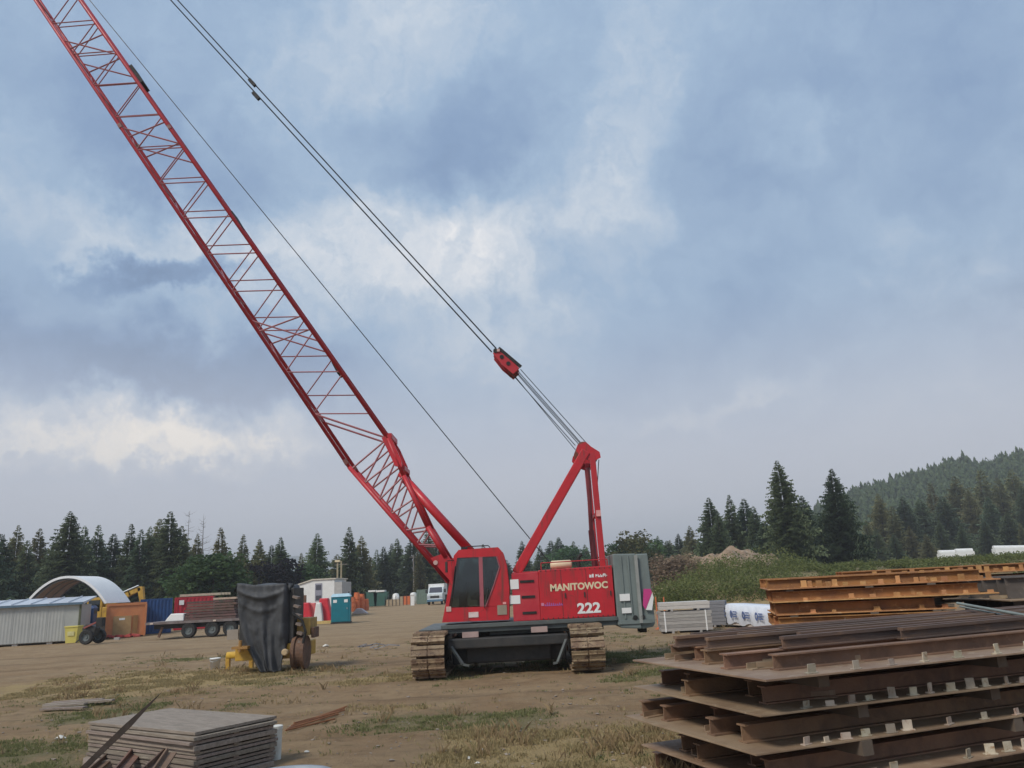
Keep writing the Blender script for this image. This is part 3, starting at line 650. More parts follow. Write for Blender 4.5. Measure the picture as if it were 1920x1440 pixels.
# tracks: two rows of pads round a frame, ends towards the camera
PITCH, RAD, YA, YB = .29, .47, 19.72, 24.05
per = 2*(YB - YA) + 2*math.pi*RAD; NP = int(round(per/PITCH)); 
pad = MB(); pad.box((-.205, 0, 0), (.385, PITCH*.84, .05)); pad.box((.205, 0, 0), (.385, PITCH*.84, .05)); pad.box((0, 0, -.02), (.2, PITCH*.8, .05))
for xx in (-.205, .205):
    pad.box((xx, -PITCH*.36, .04), (.385, .035, .05)); pad.box((xx, PITCH*.16, .033), (.37, .022, .03))
PADME = pad.mesh('pad', PAD, bevel=.006)
for cx, lab in ((-2.325, 'track under the cab end, walkway on top'), (1.47, 'track under the engine housing')):
    tr = MB()
    tr.bb((cx-.2, YA - .1, .22), (cx+.2, YB + .1, .80)); tr.bb((cx-.27, YA + .5, .30), (cx+.27, YB - .5, .62))
    t_ = tr.build('track', DARK, crane, bevel=.03, label=lab)
    for k in range(NP):
        s_ = per*k/NP; L = YB - YA
        if s_ < L: y, z, a = YA + s_, .54 - RAD, math.pi
        elif s_ < L + math.pi*RAD: th = (s_ - L)/RAD; y, z, a = YB + RAD*math.sin(th), .54 - RAD*math.cos(th), math.pi + th
        elif s_ < 2*L + math.pi*RAD: y, z, a = YB - (s_ - L - math.pi*RAD), .54 + RAD, 2*math.pi
        else: th = (s_ - 2*L - math.pi*RAD)/RAD; y, z, a = YA - RAD*math.sin(th), .54 + RAD*math.cos(th), th
        linked('pad', PADME, t_, (cx + rnd.uniform(-.006, .006), y, z), (a if a != math.pi else math.pi, 0, 0))
    for yy in (YA, YB):
        MB().lathe((cx - .28, yy, .54), [(.001, 0), (.40, 0), (.43, .1), (.34, .12), (.34, .44), (.43, .46), (.40, .56), (.001, .56)], 'X', 22).build('idler_wheel', RUST, t_, smooth=False)
    for k in range(6):
        MB().lathe((cx - .25, YA + .7 + k*.58, .24), [(.001, 0), (.13, 0), (.13, .5), (.001, .5)], 'X', 12).build('roller', DARK, t_)
    w = MB(); w.bb((cx-.33, YA + .55, 1.075), (cx+.33, YB - .3, 1.10)); w.build('walkway', DGREY, t_)
# car body
m_ = MB(); m_.bb((-1.88, 20.75, .20), (1.02, 22.6, .84)); m_.bb((-1.5, 20.40, .24), (.62, 20.75, .70)); m_.build('car_body', DARK, crane, bevel=.04)
for y0_, y1_ in ((20.05, 20.35), (22.9, 23.3)): MB().bb((-1.92, y0_, .62), (1.06, y1_, .86)).build('cross_beam', DARK, crane, bevel=.03)
m_ = MB(); m_.lathe((SWX, YC, .84), [(.001, 0), (.95, 0), (.95, .05), (1.05, .06), (1.05, .16), (.001, .16)], 'Z', 36); m_.build('swing_bearing', DARK, crane)
for p0, p1 in (((846, 1213), (868, 1246)), ((1062, 1199), (1046, 1242))):
    MB().bar(S(*p0, 19.95), S(*p1, 19.7), .07, .05).bar(S(*p1, 19.7), S(p1[0] + (12 if p1[0] < 900 else -9), p1[1] + 2, 19.7), .05, .05).build('step_bracket', DGREY, crane)
for px, py in ((882, 1190), (1011, 1180)):
    a_ = S(px - 15, py + 6, 20.2); b_ = S(px + 15, py - 6, 20.2); MB().bb((a_.x, 20.16, a_.z), (b_.x, 20.24, b_.z)).build('reflector_plate', mat('pinkish_plate', (.42,.30,.27), .6), crane)
# revolving bed
zb0, zb1 = .98, 1.19
m_ = MB(); m_.bb((-2.05, YN + .02, zb0), (2.32, YF - .02, zb1)); m_.bb((-2.1, YN - .05, zb1 - .10), (2.34, YN + .02, zb1)); m_.bb((-.9, YN + .3, zb0 - .10), (2.0, YF - .3, zb0)); m_.build('bed', DGREY, crane, bevel=.015)
# engine housings: near and far, winch drums between
HX0, HX1, HZ = -.27, 2.30, 2.42
hs = MB(); hs.prism([(.42, YN, 1.192), (HX1, YN, 1.192), (HX1, YN, HZ + .02), (.42, YN, HZ - .01)], (0, .95, 0))
house = hs.build('engine_housing', RED, crane, bevel=.02, label='red engine housing with lettering on its side')
h2 = MB(); h2.prism([(HX0, YN + .03, 1.192), (.417, YN + .03, 1.192), (.417, YN + .03, HZ - .05), (HX0, YN + .03, HZ - .06)], (0, .9, 0))
sidep = h2.build('louvre_panel', mat('crane_red_faded', (.44,.02,.035), .5, (.50,.05,.06), 2.5, .7, (.22,.05,.03), 6, .6, .72), crane, bevel=.015)
hf_ = MB(); hf_.bb((HX0, YF - .95, 1.192), (HX1, YF, HZ)); hf_.build('engine_housing', RED, crane, bevel=.02)
for (a0, b0, a1, b1) in ((975, 1087, 1001, 1093), (978, 1116, 1003, 1122), (980, 1146, 1006, 1152)):
    p, q_ = S(a0, b1), S(a1, b0); MB().bb((p.x, YN + .012, p.z), (q_.x, YN + .029, q_.z)).build('louvre', BLACK, sidep)
for (a0, b0, a1, b1) in ((957, 1086, 972, 1105), (956, 1116, 975, 1133)):
    p, q_ = S(a0, b1), S(a1, b0); MB().bb((p.x, YN + .018, p.z), (q_.x, YN + .029, q_.z)).build('notice', WHITE, sidep)
# door seams, hinges and grab rail on the housing
for xx in (.98, 1.62): MB().bb((xx, YN - .004, 1.26), (xx + .012, YN - .001, 2.36)).build('door_seam', DARK, house)
for xx in (1.05, 1.54, 2.2): MB().bb((xx, YN - .03, 1.70), (xx + .03, YN - .002, 1.82)).build('latch', DARK, house)
MB().path([(.50, YN + .1, HZ), (.50, YN + .1, HZ + .17), (2.2, YN + .1, HZ + .18), (2.2, YN + .1, HZ)], .015).build('hand_rail', RED2, house)
tl, tr_ = S(1032, 1108), S(1140, 1102)
text_obj('MANITOWOC', CREAM, house, (tl.x, YN - .004, tl.z - .005), .23, tr_.x - tl.x, .003, .009, 'lettering', tilt=R(.4))
tl, tr_ = S(1083, 1150), S(1127, 1147)
text_obj('222', WHITE, house, (tl.x, YN - .004, tl.z), .34, tr_.x - tl.x, .003, .012, 'lettering', tilt=R(.3))
# the small line above and the violet print are unreadable in the photograph: strokes only
p = S(1105, 1083); q = random.Random(4); x = p.x; mk = MB()
for k in range(8):
    if k == 2: x += .035; continue
    mk.bb((x, YN - .006, p.z), (x + .016, YN - .001, p.z + .075)); mk.bb((x + .02, YN - .006, p.z + q.choice([0, .03, .055])), (x + .05, YN - .001, p.z + q.choice([.03, .055, .075]) + .012)); x += .062
mk.build('unit_mark', WHITE, house)
p = S(1015, 1137); mk = MB(); mk.bb((p.x, YN - .006, p.z + .01), (p.x + .07, YN - .001, p.z + .08)); mk2 = MB(); x = p.x + .09
for k in range(9):
    h_ = q.choice([.05, .07, .085]); mk2.bb((x, YN - .006, p.z), (x + .022, YN - .001, p.z + h_)); mk2.bb((x + .022, YN - .006, p.z), (x + .042, YN - .001, p.z + .018)); x += .052
mk.build('maker_mark', mat('pink_print', (.6,.22,.34), .5), house); mk2.build('maker_mark', PURPLE, house)
# winch drums and machinery between the housings
for k, xx in enumerate((.35, 1.1, 1.75)):
    m_ = MB(); m_.lathe((xx, YN + .98, 1.75), [(.001, 0), (.42, 0), (.42, .04), (.28, .05), (.28, .75), (.42, .76), (.42, .80), (.001, .80)], 'Y', 24); m_.build('winch_drum', RUST if k else DARK, crane, smooth=False)
m_ = MB(); m_.bb((-.2, YN + .98, 1.192), (2.2, YF - .97, 1.40)); m_.build('machinery_deck', DARK, crane)
# cream air cleaner and exhaust on the roof
a_, b_ = S(1032, 1064, 21.0), S(1072, 1056, 21.0)
m_ = MB(); m_.lathe((a_.x, 21.0, (a_.z + b_.z)/2 + .02), [(.001, 0), (.07, 0), (.11, .04), (.11, b_.x - a_.x - .04), (.07, b_.x - a_.x), (.001, b_.x - a_.x)], 'X', 16); m_.bb((a_.x + .1, 20.95, HZ - .03), (a_.x + .16, 21.05, HZ + .1)); m_.bb((b_.x - .16, 20.95, HZ - .03), (b_.x - .1, 21.05, HZ + .1)); m_.build('air_cleaner', CREAM, crane, smooth=True)
m_ = MB(); p = S(1085, 1060, 21.0); m_.tube((p.x, 21.0, HZ - .05), (p.x, 21.0, HZ + .28), .05, n=10); m_.tube((p.x, 21.0, HZ + .28), (p.x + .1, 21.0, HZ + .36), .05, .045, n=10); m_.build('exhaust', BLACK, crane)
# operator's cab
outer = [(829, 1167), (851, 1042), (860, 1031), (934, 1026), (943, 1036), (950, 1060), (955, 1100), (955, 1162)]
bottom = [(829, 1167), (834.5, 1140), (955, 1136), (955, 1162)]
front = [(834.5, 1139.9), (851, 1042), (857, 1046), (841.5, 1139.6)]
top = [(851, 1041.9), (860, 1031), (934, 1026), (943, 1036), (943.5, 1038), (931, 1043), (857, 1046)]
rear = [(931.2, 1043), (943.6, 1038.2), (950, 1060), (955, 1100), (955, 1135.9), (911, 1136.8), (926, 1098), (937, 1063)]
pillar = [(897.5, 1044.5), (904.5, 1044.2), (907.5, 1137), (900, 1137.2)]
CW_ = .98
cabm = MB()
for yy in (YN - .02, YN - .02 + CW_ - .06):
    for poly in (bottom, front, top, rear):
        base_ = [S(x, y) for x, y in poly]; cabm.prism([(v.x, yy, v.z) for v in base_], (0, .06, 0))
O = [S(x, y) for x, y in outer]
def lid(i, j, ext=0.0): cabm.prism([(O[i].x, YN + .042, O[i].z - .001), (O[j].x, YN + .042, O[j].z - .001), (O[j].x, YN + .895, O[j].z - .001), (O[i].x, YN + .895, O[i].z - .001)], (0, 0, -.04))
lid(1, 2); lid(2, 3); lid(3, 4)
cabm.bb((O[0].x + .03, YN + .042, O[0].z + .005), (O[7].x - .01, YN + .895, O[0].z + .05))
cabm.prism([(O[7].x - .05, YN + .042, O[7].z + .03), (O[7].x - .005, YN + .042, O[7].z + .03), (O[6].x - .005, YN + .042, O[6].z), (O[6].x - .05, YN + .042, O[6].z)], (0, .85, 0))
fr0, fr1 = S(829, 1167), S(834.5, 1140); cabm.prism([(fr0.x + .005, YN + .042, fr0.z + .05), (fr0.x + .045, YN + .042, fr0.z + .05), (fr1.x + .045, YN + .042, fr1.z), (fr1.x + .005, YN + .042, fr1.z)], (0, .85, 0))
cabo = cabm.build('cab', RED, crane, label='red operator cab with dark glass')
def pane(poly, y, nm='window'):
    return MB().prism([(v.x, y, v.z) for v in (S(*p_) for p_ in poly)], (0, .012, 0)).build(nm, GLASS, cabo)
doorg = [(857.2, 1046.2), (897.4, 1044.6), (899.8, 1137), (841.8, 1139.4)]; rearg = [(904.7, 1044.4), (930.8, 1043.2), (936.6, 1063), (925.7, 1098), (910.8, 1136.6), (907.6, 1136.8)]
for y in (YN + .005, YN + CW_ - .05): pane(doorg, y); pane(rearg, y)
pl_ = [(v.x, YN - .022, v.z) for v in (S(*p_) for p_ in pillar)]; MB().prism(pl_, (0, .05, 0)).build('door_pillar', mat('pillar_pink_red', (.36,.10,.12), .45), cabo)
g0, g1 = S(835.5, 1139), S(851.5, 1046); MB().prism([(g0.x, YN + .045, g0.z), (g0.x + .012, YN + .045, g0.z), (g1.x + .012, YN + .045, g1.z), (g1.x, YN + .045, g1.z)], (0, .84, 0)).build('windscreen', GLASS, cabo)
# trim round the rear window, seat and controls
MB().path([(v.x, YN - .025, v.z) for v in (S(*p_) for p_ in [(931, 1043), (937, 1063), (926, 1098), (911, 1137)])], .018).build('window_trim', mat('pillar_pink_red', (.36,.10,.12), .45), cabo)
sp0 = S(900, 1128)
m_ = MB(); m_.box((sp0.x, YN + .45, sp0.z + .10), (.5, .5, .12)); m_.box((sp0.x + .25, YN + .45, sp0.z + .45), (.12, .48, .62), ry=R(8)); m_.bb((sp0.x - .1, YN + .4, sp0.z - .1), (sp0.x + .1, YN + .5, sp0.z + .05)); m_.build('seat', DARK, cabo, bevel=.03)
m_ = MB(); m_.box((sp0.x - .45, YN + .45, sp0.z + .05), (.18, .6, .4)); m_.tube((sp0.x - .42, YN + .35, sp0.z + .25), (sp0.x - .36, YN + .34, sp0.z + .5), .015); m_.tube((sp0.x - .42, YN + .55, sp0.z + .25), (sp0.x - .35, YN + .56, sp0.z + .5), .015); m_.build('control_console', mat('console_grey', (.12,.12,.11), .6), cabo)
for (a0, b0, a1, b1), nm, mt in (((879, 1147, 897, 1158), 'notice', mat('pale_notice', (.72,.58,.55), .5)), ((933, 1134, 950, 1153), 'step_grille', mat('grille_tan', (.30,.25,.19), .7)), ((943, 1128.5, 949, 1133), 'marker_light', mat('pale_red', (.75,.35,.33), .4)), ((837, 1137, 846, 1147), 'mirror', mat('pale_rose', (.62,.42,.38), .4))):
    p, q_ = S(a0, b1), S(a1, b0); MB().bb((p.x, YN - .036, p.z), (q_.x, YN - .022, q_.z)).build(nm, mt, cabo)
m_ = MB(); a_, b_ = S(872, 1028), S(915, 1024)
m_.path([(a_.x, YN + .1, a_.z), (a_.x + .05, YN + .1, b_.z + .02), (b_.x, YN + .1, b_.z + .02), (b_.x + .05, YN + .1, a_.z - .01)], .014); m_.build('roof_rail', BLACK, cabo)
m_ = MB(); a_ = S(868, 1031); m_.box((a_.x, YN + .5, a_.z + .05), (.16, .2, .1)); m_.build('roof_lamp', BLACK, cabo)
# wiper, door handle, grab bars, mirror arm, hoses and bolt heads
a_, b_ = S(846, 1120), S(852, 1075); MB().tube((a_.x - .03, YN + .4, a_.z), (b_.x - .03, YN + .55, b_.z), .008, n=5).build('wiper', BLACK, cabo)
p = S(894, 1113); MB().box((p.x, YN - .04, p.z), (.13, .03, .035)).build('door_handle', BLACK, cabo)
for px, y0_, y1_ in ((848, 1120, 1062), (909, 1140, 1105)):
    a_, b_ = S(px, y0_), S(px + (6 if px < 880 else 6), y1_); MB().path([(a_.x, YN - .02, a_.z), (a_.x, YN - .085, a_.z + .02), (b_.x, YN - .085, b_.z - .02), (b_.x, YN - .02, b_.z)], .012).build('grab_bar', DARK, cabo)
MB().path([(S(853, 1050).x, YN + .02, S(853, 1050).z), (S(846, 1052).x - .1, YN - .25, S(846, 1052).z)], .012).build('mirror_arm', DARK, cabo); p = S(846, 1056); MB().box((p.x - .1, YN - .26, p.z - .1), (.05, .16, .26)).build('wing_mirror', DARK, cabo)
for k in range(3): MB().path([(-.3 + .05*k, YN + .5 + .1*k, 1.6), (-.45, YN + 1.05 + .08*k, 1.75 - .1*k), (-.9, YN + 1.1, 1.5), (-1.4, YN + 1.05 + .06*k, 1.22)], .018, 6).build('hose', BLACK, crane)
bolt = MB().lathe((0, 0, 0), [(.001, 0), (.016, 0), (.016, .012)], 'Y', 6).mesh('bolt', DARK)
for k in range(15): linked('bolt', bolt, house, (.48 + k*.125, YN - .012, 1.225)); linked('bolt', bolt, house, (.48 + k*.125, YN - .012, 2.385))
# counterweight: two upright blocks with ribs, rounded foot
cw = MB(); c0, c1 = 2.36, 2.80; cz0, cz1 = .93, 2.70
cw.prism([(2.33, YN - .02, .98), (2.42, YN - .02, .90), (2.92, YN - .02, .86), (2.92, YN - .02, 2.70), (2.33, YN - .02, 2.72)], (0, 2.84, 0))
cwo = cw.build('counterweight', CWG, crane, bevel=.03, label='grey steel counterweight with warning stripes')
MB().prism([(2.925, YN + .03, .85), (3.22, YN + .03, .89), (3.28, YN + .03, .98), (3.24, YN + .03, 2.69), (2.925, YN + .03, 2.69)], (0, 2.74, 0)).build('outer_block', CWG, cwo, bevel=.03)
for xx in (2.52, 2.70): MB().bb((xx, YN - .045, 1.12), (xx + .035, YN - .022, 2.66)).build('rib', CWG, cwo)
MB().bb((2.88, YN - .06, 1.0), (2.96, YN - .022, 2.66)).build('rib', mat('cw_pale_rib', (.30,.31,.29), .5), cwo)
MB().bb((2.36, YN - .05, .99), (3.2, YN - .022, 1.08)).build('toe_rail', CWG, cwo)
for (a0, b0, a1, b1) in ((1162, 1113, 1180, 1127), (1166, 1139, 1183, 1150)):
    p, q_ = S(a0, b1), S(a1, b0); MB().bb((p.x, YN - .062, p.z), (q_.x, YN - .046, q_.z)).build('notice', WHITE, cwo)
def q4(poly, mt, dy=-.05): 
    v = [S(*p_) for p_ in poly]; MB().prism([(a.x, YN + dy, a.z) for a in v], (0, .012, 0)).build('warning_stripe', mt, cwo)
q4([(1206, 1104), (1219, 1104), (1222, 1111), (1210, 1143), (1205, 1135)], MAGENTA); q4([(1222.3, 1111.5), (1225, 1120), (1222, 1144), (1210.4, 1143.6)], WHITE)
for px, py in ((1191, 1158), (1205, 1157)):
    p = S(px, py); MB().lathe((p.x, YN - .06, p.z), [(.001, 0), (.06, 0), (.06, .03)], 'Y', 14).build('lifting_hole', BLACK, cwo)
MB().bb((2.95, YN + .5, .74), (3.12, YN + 1.0, .87)).build('foot_block', BLACK, cwo)
# ---------------- boom
BY0, BY1 = 21.12, 22.28
def Q(px, py): v = at(px, py, BY0); return v
Lk, Uk = Q(655, 876), Q(727, 822)
L_top, U_top = Q(66, 0), Q(150, 0)
dL = (L_top - Lk); dU = (U_top - Uk)
EXT = 1.72                                       # the boom runs on above the frame to where its pendants meet it
boomL_end = Lk + dL*EXT; boomU_end = Uk + dU*EXT
foot = Q(842, 1092)
U1 = Q(757, 892); U2 = Q(802, 988); U3 = Q(836, 1045)
far = Vector((0, BY1 - BY0, 0))
bm_ = MB()
for off in (Vector((0, 0, 0)), far):
    bm_.tube(foot + off, Lk + off, .062, n=8); bm_.tube(Lk + off, boomL_end + off, .052, n=8)
    bm_.tube(U3 + off, U2 + off, .075, n=8); bm_.tube(U2 + off, U1 + off, .065, n=8); bm_.tube(U1 + off, Uk + off, .06, n=8); bm_.tube(Uk + off, boomU_end + off, .058, n=8)
boom = bm_.build('boom', RED2, crane, smooth=True, label='red lattice boom rising to the upper left')
def lace(a, b, r=.019): 
    MB().tube(a, b, r, n=6, caps=False).build('lacing', LACE, boom)
def onL(y):
    a = (876 - y)/876.0; return Lk + dL*a
def onU(y):
    a = (822 - y)/822.0; return Uk + dU*a
ylist = [790, 721, 650, 581, 514, 447, 381, 315, 250, 184, 118, 52, -14, -80, -146, -212, -278, -344, -410, -476, -542]
for off in (Vector((0, 0, 0)), far):
    prev = None
    for i, y in enumerate(ylist):
        sh_ = 46 if off.y else 0                    # the far side's lacing is staggered against the near side's
        l_, u_ = onL(y - sh_) + off, onU(y - sh_ - 8) + off; lace(l_, u_)
        if i + 1 < len(ylist): lace(l_, onU(ylist[i+1] - sh_ - 4) + off)
    lace(onL(790) + off, Uk + off, .03)
    for ysec in (640, 278, 96, -268):               # doubled bracing at the section joints
        lace(onL(ysec + 12) + off, onU(ysec - 22) + off, .024); lace(onL(ysec - 8) + off, onU(ysec + 22) + off, .024)
    # tapered foot section
    Lf = lambda t: Lk.lerp(foot, t); 
    pts = [(0.02, Uk), (.15, Uk.lerp(U1, .55)), (.30, U1), (.42, U1.lerp(U2, .45)), (.56, U2), (.68, U2.lerp(U3, .6))]
    for i, (t, u_) in enumerate(pts):
        lace(Lf(t) + off, u_ + off, .026)
        if i + 1 < len(pts): lace(Lf(pts[i+1][0]) + off, u_ + off, .026)
for i, y in enumerate(ylist[:-1]):
    for fn in (onL, onU):
        a_, b_ = fn(y), fn(ylist[i+1]); lace(a_ if i % 2 else a_ + far, (b_ + far) if i % 2 else b_, .02)
        if i % 3 == 0: lace(a_, a_ + far, .022)
# pins at the section joints, dark deflector rollers, gusset box, foot plates, strut
for y in (868, 268, -330):
    for off in (Vector((0, 0, 0)), far):
        for fn in ((onL, onU) if y < 800 else (onL,)):
            p = fn(y) + off; MB().box(p, (.11, .13, .15), ry=R(-30)).build('joint_pin', mat('pin_rust', (.17,.05,.04), .6), boom)
bd = (dU).normalized(); bn = Vector((-bd.z, 0, bd.x)); bn = bn if bn.x > 0 else -bn
for (px0, py0, px1, py1) in ((241, 118, 262, 150), (430, 394, 443, 416), (623, 676, 634, 697)):
    a_, b_ = Q(px0, py0), Q(px1, py1); MB().bar(a_ + far*.3, b_ + far*.3, .5, .11).build('cable_roller', BLACK, boom)
g_ = [Q(*p_) for p_ in ((716, 822), (729, 816), (738, 830), (753, 864), (754, 876), (741, 874), (728, 846))]
for off in (-.05, BY1 - BY0 - .05): MB().prism([v + Vector((0, off, 0)) for v in g_], (0, .1, 0)).build('gusset_box', RED, boom)
MB().bar(g_[1] + far*.05, g_[1] + far*.95, .14, .14).build('cross_tube', RED, boom); MB().bar(g_[4] + far*.05, g_[4] + far*.95, .12, .12).build('cross_tube', RED, boom)
f_ = [Q(*p_) for p_ in ((806, 1047), (836, 1036), (846, 1050), (850, 1100), (836, 1092))]
for off in (-.04, BY1 - BY0 - .04):
    MB().prism([v + Vector((0, off, 0)) for v in f_], (0, .08, 0)).build('foot_plate', RED, boom)
p = Q(817, 1055); MB().lathe(p + Vector((0, -.06, 0)), [(.001, 0), (.06, 0), (.06, .03)], 'Y', 14).build('pivot_cap', mat('pale_rose', (.62,.42,.38), .4), boom)
for off in (Vector((0, .15, 0)), far - Vector((0, .15, 0))):
    MB().tube(Q(758, 898) + off, Q(880, 1032) + off, .115, n=14).tube(Q(748, 886) + off, Q(765, 905) + off, .085, n=10).build('backstop_strut', RED, crane, smooth=True)
# ---------------- mast (gantry)
GYN, GYF = 20.75, 22.55
mast = MB()
def G(px, py, Y=GYN): return at(px, py, Y)
gt = G(1098, 846); gb = G(968, 1074); rt0 = G(1110, 850); rb0 = G(1131, 1068)
dY = Vector((0, GYF - GYN, 0))
mast.bar(gb, gt, .19, .24)
masto = mast.build('mast', RED, crane, bevel=.02, label='red mast triangle over the engine housing')
MB().bar(gb + dY, gt + dY, .19, .24).build('front_leg', RED, masto, bevel=.02)
for off in (Vector((0, 0, 0)), dY):
    MB().bar(rb0 + off, rt0 + off, .13, .15).build('rear_leg', RED2, masto, bevel=.01)
MB().bar(G(1122, 960) + Vector((0, .1, 0)), G(1122, 962) + dY - Vector((0, .1, 0)), .08, .08).build('cross_tube', RED2, masto)
MB().tube(G(1114, 990) + dY*.5, G(1107, 868) + dY*.5, .06, n=10).tube(G(1122, 1066) + dY*.5, G(1114, 990) + dY*.5, .085, n=10).build('raising_cylinder', mat('cylinder_dark_red', (.16,.02,.025), .45), masto)
p = G(1120, 963); MB().box(p + Vector((.02, -.1, 0)), (.12, .05, .16)).build('marker', mat('pale_red', (.75,.35,.33), .4), masto)
head = [G(*p_) for p_ in ((1082, 836), (1098, 829), (1108, 838), (1124, 848), (1126, 858), (1112, 866), (1090, 858), (1080, 846))]
for off in (Vector((0, -.06, 0)), dY + Vector((0, -.02, 0))): MB().prism([v + off for v in head], (0, .08, 0)).build('head_plate', RED, masto)
hc = G(1094, 838)
for k in range(7): MB().lathe(hc + Vector((0, .12 + k*.22, 0)), [(.001, 0), (.17, 0), (.14, .03), (.17, .06), (.001, .06)], 'Y', 18).build('sheave', mat('sheave_rust', (.24,.07,.05), .6), masto)
MB().tube(G(1120, 854) - Vector((0, .05, 0)), G(1120, 854) + dY + Vector((0, .05, 0)), .06, n=10).build('head_shaft', DARK, masto)
MB().tube(G(1124, 860) + dY*.1, G(1118, 960) + dY*.1, .012, n=5).build('hanging_line', CABLE, masto)
# ---------------- bridle block, pendants, load line
BYM = YC - .05
Pb = lambda px, py: at(px, py, BYM)
e0, e1 = Pb(930, 664), Pb(968, 702); ax = (e1 - e0).normalized(); nn = Vector((ax.z, 0, -ax.x))
br = MB()
for yy in (-.34, -.05, .26):
    br.prism([e0 - nn*.09 + Vector((0, yy, 0)), e0 + nn*.11 + Vector((0, yy, 0)), e0.lerp(e1, .5) + nn*.16 + Vector((0, yy, 0)), e1 + nn*.12 + Vector((0, yy, 0)), e1 - nn*.13 + Vector((0, yy, 0)), e0.lerp(e1, .35) - nn*.15 + Vector((0, yy, 0))], (0, .05, 0))
bro = br.build('bridle_block', RED2, crane, bevel=.01)
for k in range(5): MB().lathe(e1 - ax*.14 + Vector((0, -.27 + k*.12, 0)), [(.001, 0), (.15, 0), (.12, .02), (.15, .04), (.001, .04)], 'Y', 16).build('sheave', mat('sheave_rust', (.24,.07,.05), .6), bro)
for f_ in (.3, .62): MB().lathe(e0.lerp(e1, f_) + Vector((0, -.36, 0)), [(.001, 0), (.06, 0), (.06, .7), (.001, .7)], 'Y', 12).build('cheek_bolt', BLACK, bro)
MB().bar(e0 - nn*.12 + Vector((0, -.33, 0)), e1 - nn*.19 + Vector((0, -.33, 0)), .05, .09).build('lower_guard', BLACK, bro)
MB().lathe(e0 + Vector((0, -.36, 0)), [(.001, 0), (.07, 0), (.07, .7), (.001, .7)], 'Y', 12).build('bridle_pin', BLACK, bro)
MB().box(e0 + ax*.05 - nn*.06 + Vector((0, -.37, 0)), (.08, .03, .08)).build('pin_keeper', mat('pale_rose', (.62,.42,.38), .4), bro)
for k, (bx, by, gx, gy) in enumerate(((955, 700, 1076, 842), (968, 702, 1084, 838), (972, 698, 1090, 834), (976, 692, 1098, 828), (966, 704, 1080, 840), (970, 695, 1094, 830))):
    yo = -.27 + k*.1; a_ = at(bx, by, BYM); b_ = at(gx, gy, BYM); a_.y += yo; b_.y += yo*2.2; MB().tube(a_, b_, .011, n=5).build('bridle_rope', CABLE, crane)
tip = boomU_end
for k, (px0, py0, px1, py1, cx, cy) in enumerate(((922, 660, 320, 0, 480, 180), (930, 653, 333, 0, 473, 155))):
    yo = Vector((0, 0, 0)); yy_ = BYM - .28 + .56*k; a_, b_ = at(px0, py0, yy_), at(px1, py1, yy_); d_ = (b_ - a_); end = a_ + d_*((tip.z - a_.z)/d_.z)
    MB().tube(a_ + yo, end + yo, .021, n=6).build('pendant', CABLE, crane)
    c_ = at(cx, cy, yy_); MB().bar(c_ - d_.normalized()*.16, c_ + d_.normalized()*.16, .1, .1).build('pendant_link', BLACK, crane)
ll0, ll1 = Pb(992, 1008), Pb(168, 0); d_ = ll1 - ll0
MB().tube(ll0 - d_*.06, ll0 + d_*1.75, .014, n=5).build('load_line', CABLE, crane)
pe = Pb(333, 0); a_ = Pb(930, 653); d2 = pe - a_; ptop = a_ + d2*((tip.z - a_.z)/d2.z)
hd = MB(); hd.prism([boomL_end, boomU_end, boomU_end + bd*1.2, boomL_end + bd*.9], (0, .08, 0)); hd.prism([boomL_end + far, boomU_end + far, boomU_end + bd*1.2 + far, boomL_end + bd*.9 + far], (0, -.08, 0)); hd.bar(boomU_end + far*.5, Vector((ptop.x, YC, tip.z)), .12, .12); hd.build('boom_head', RED, boom)

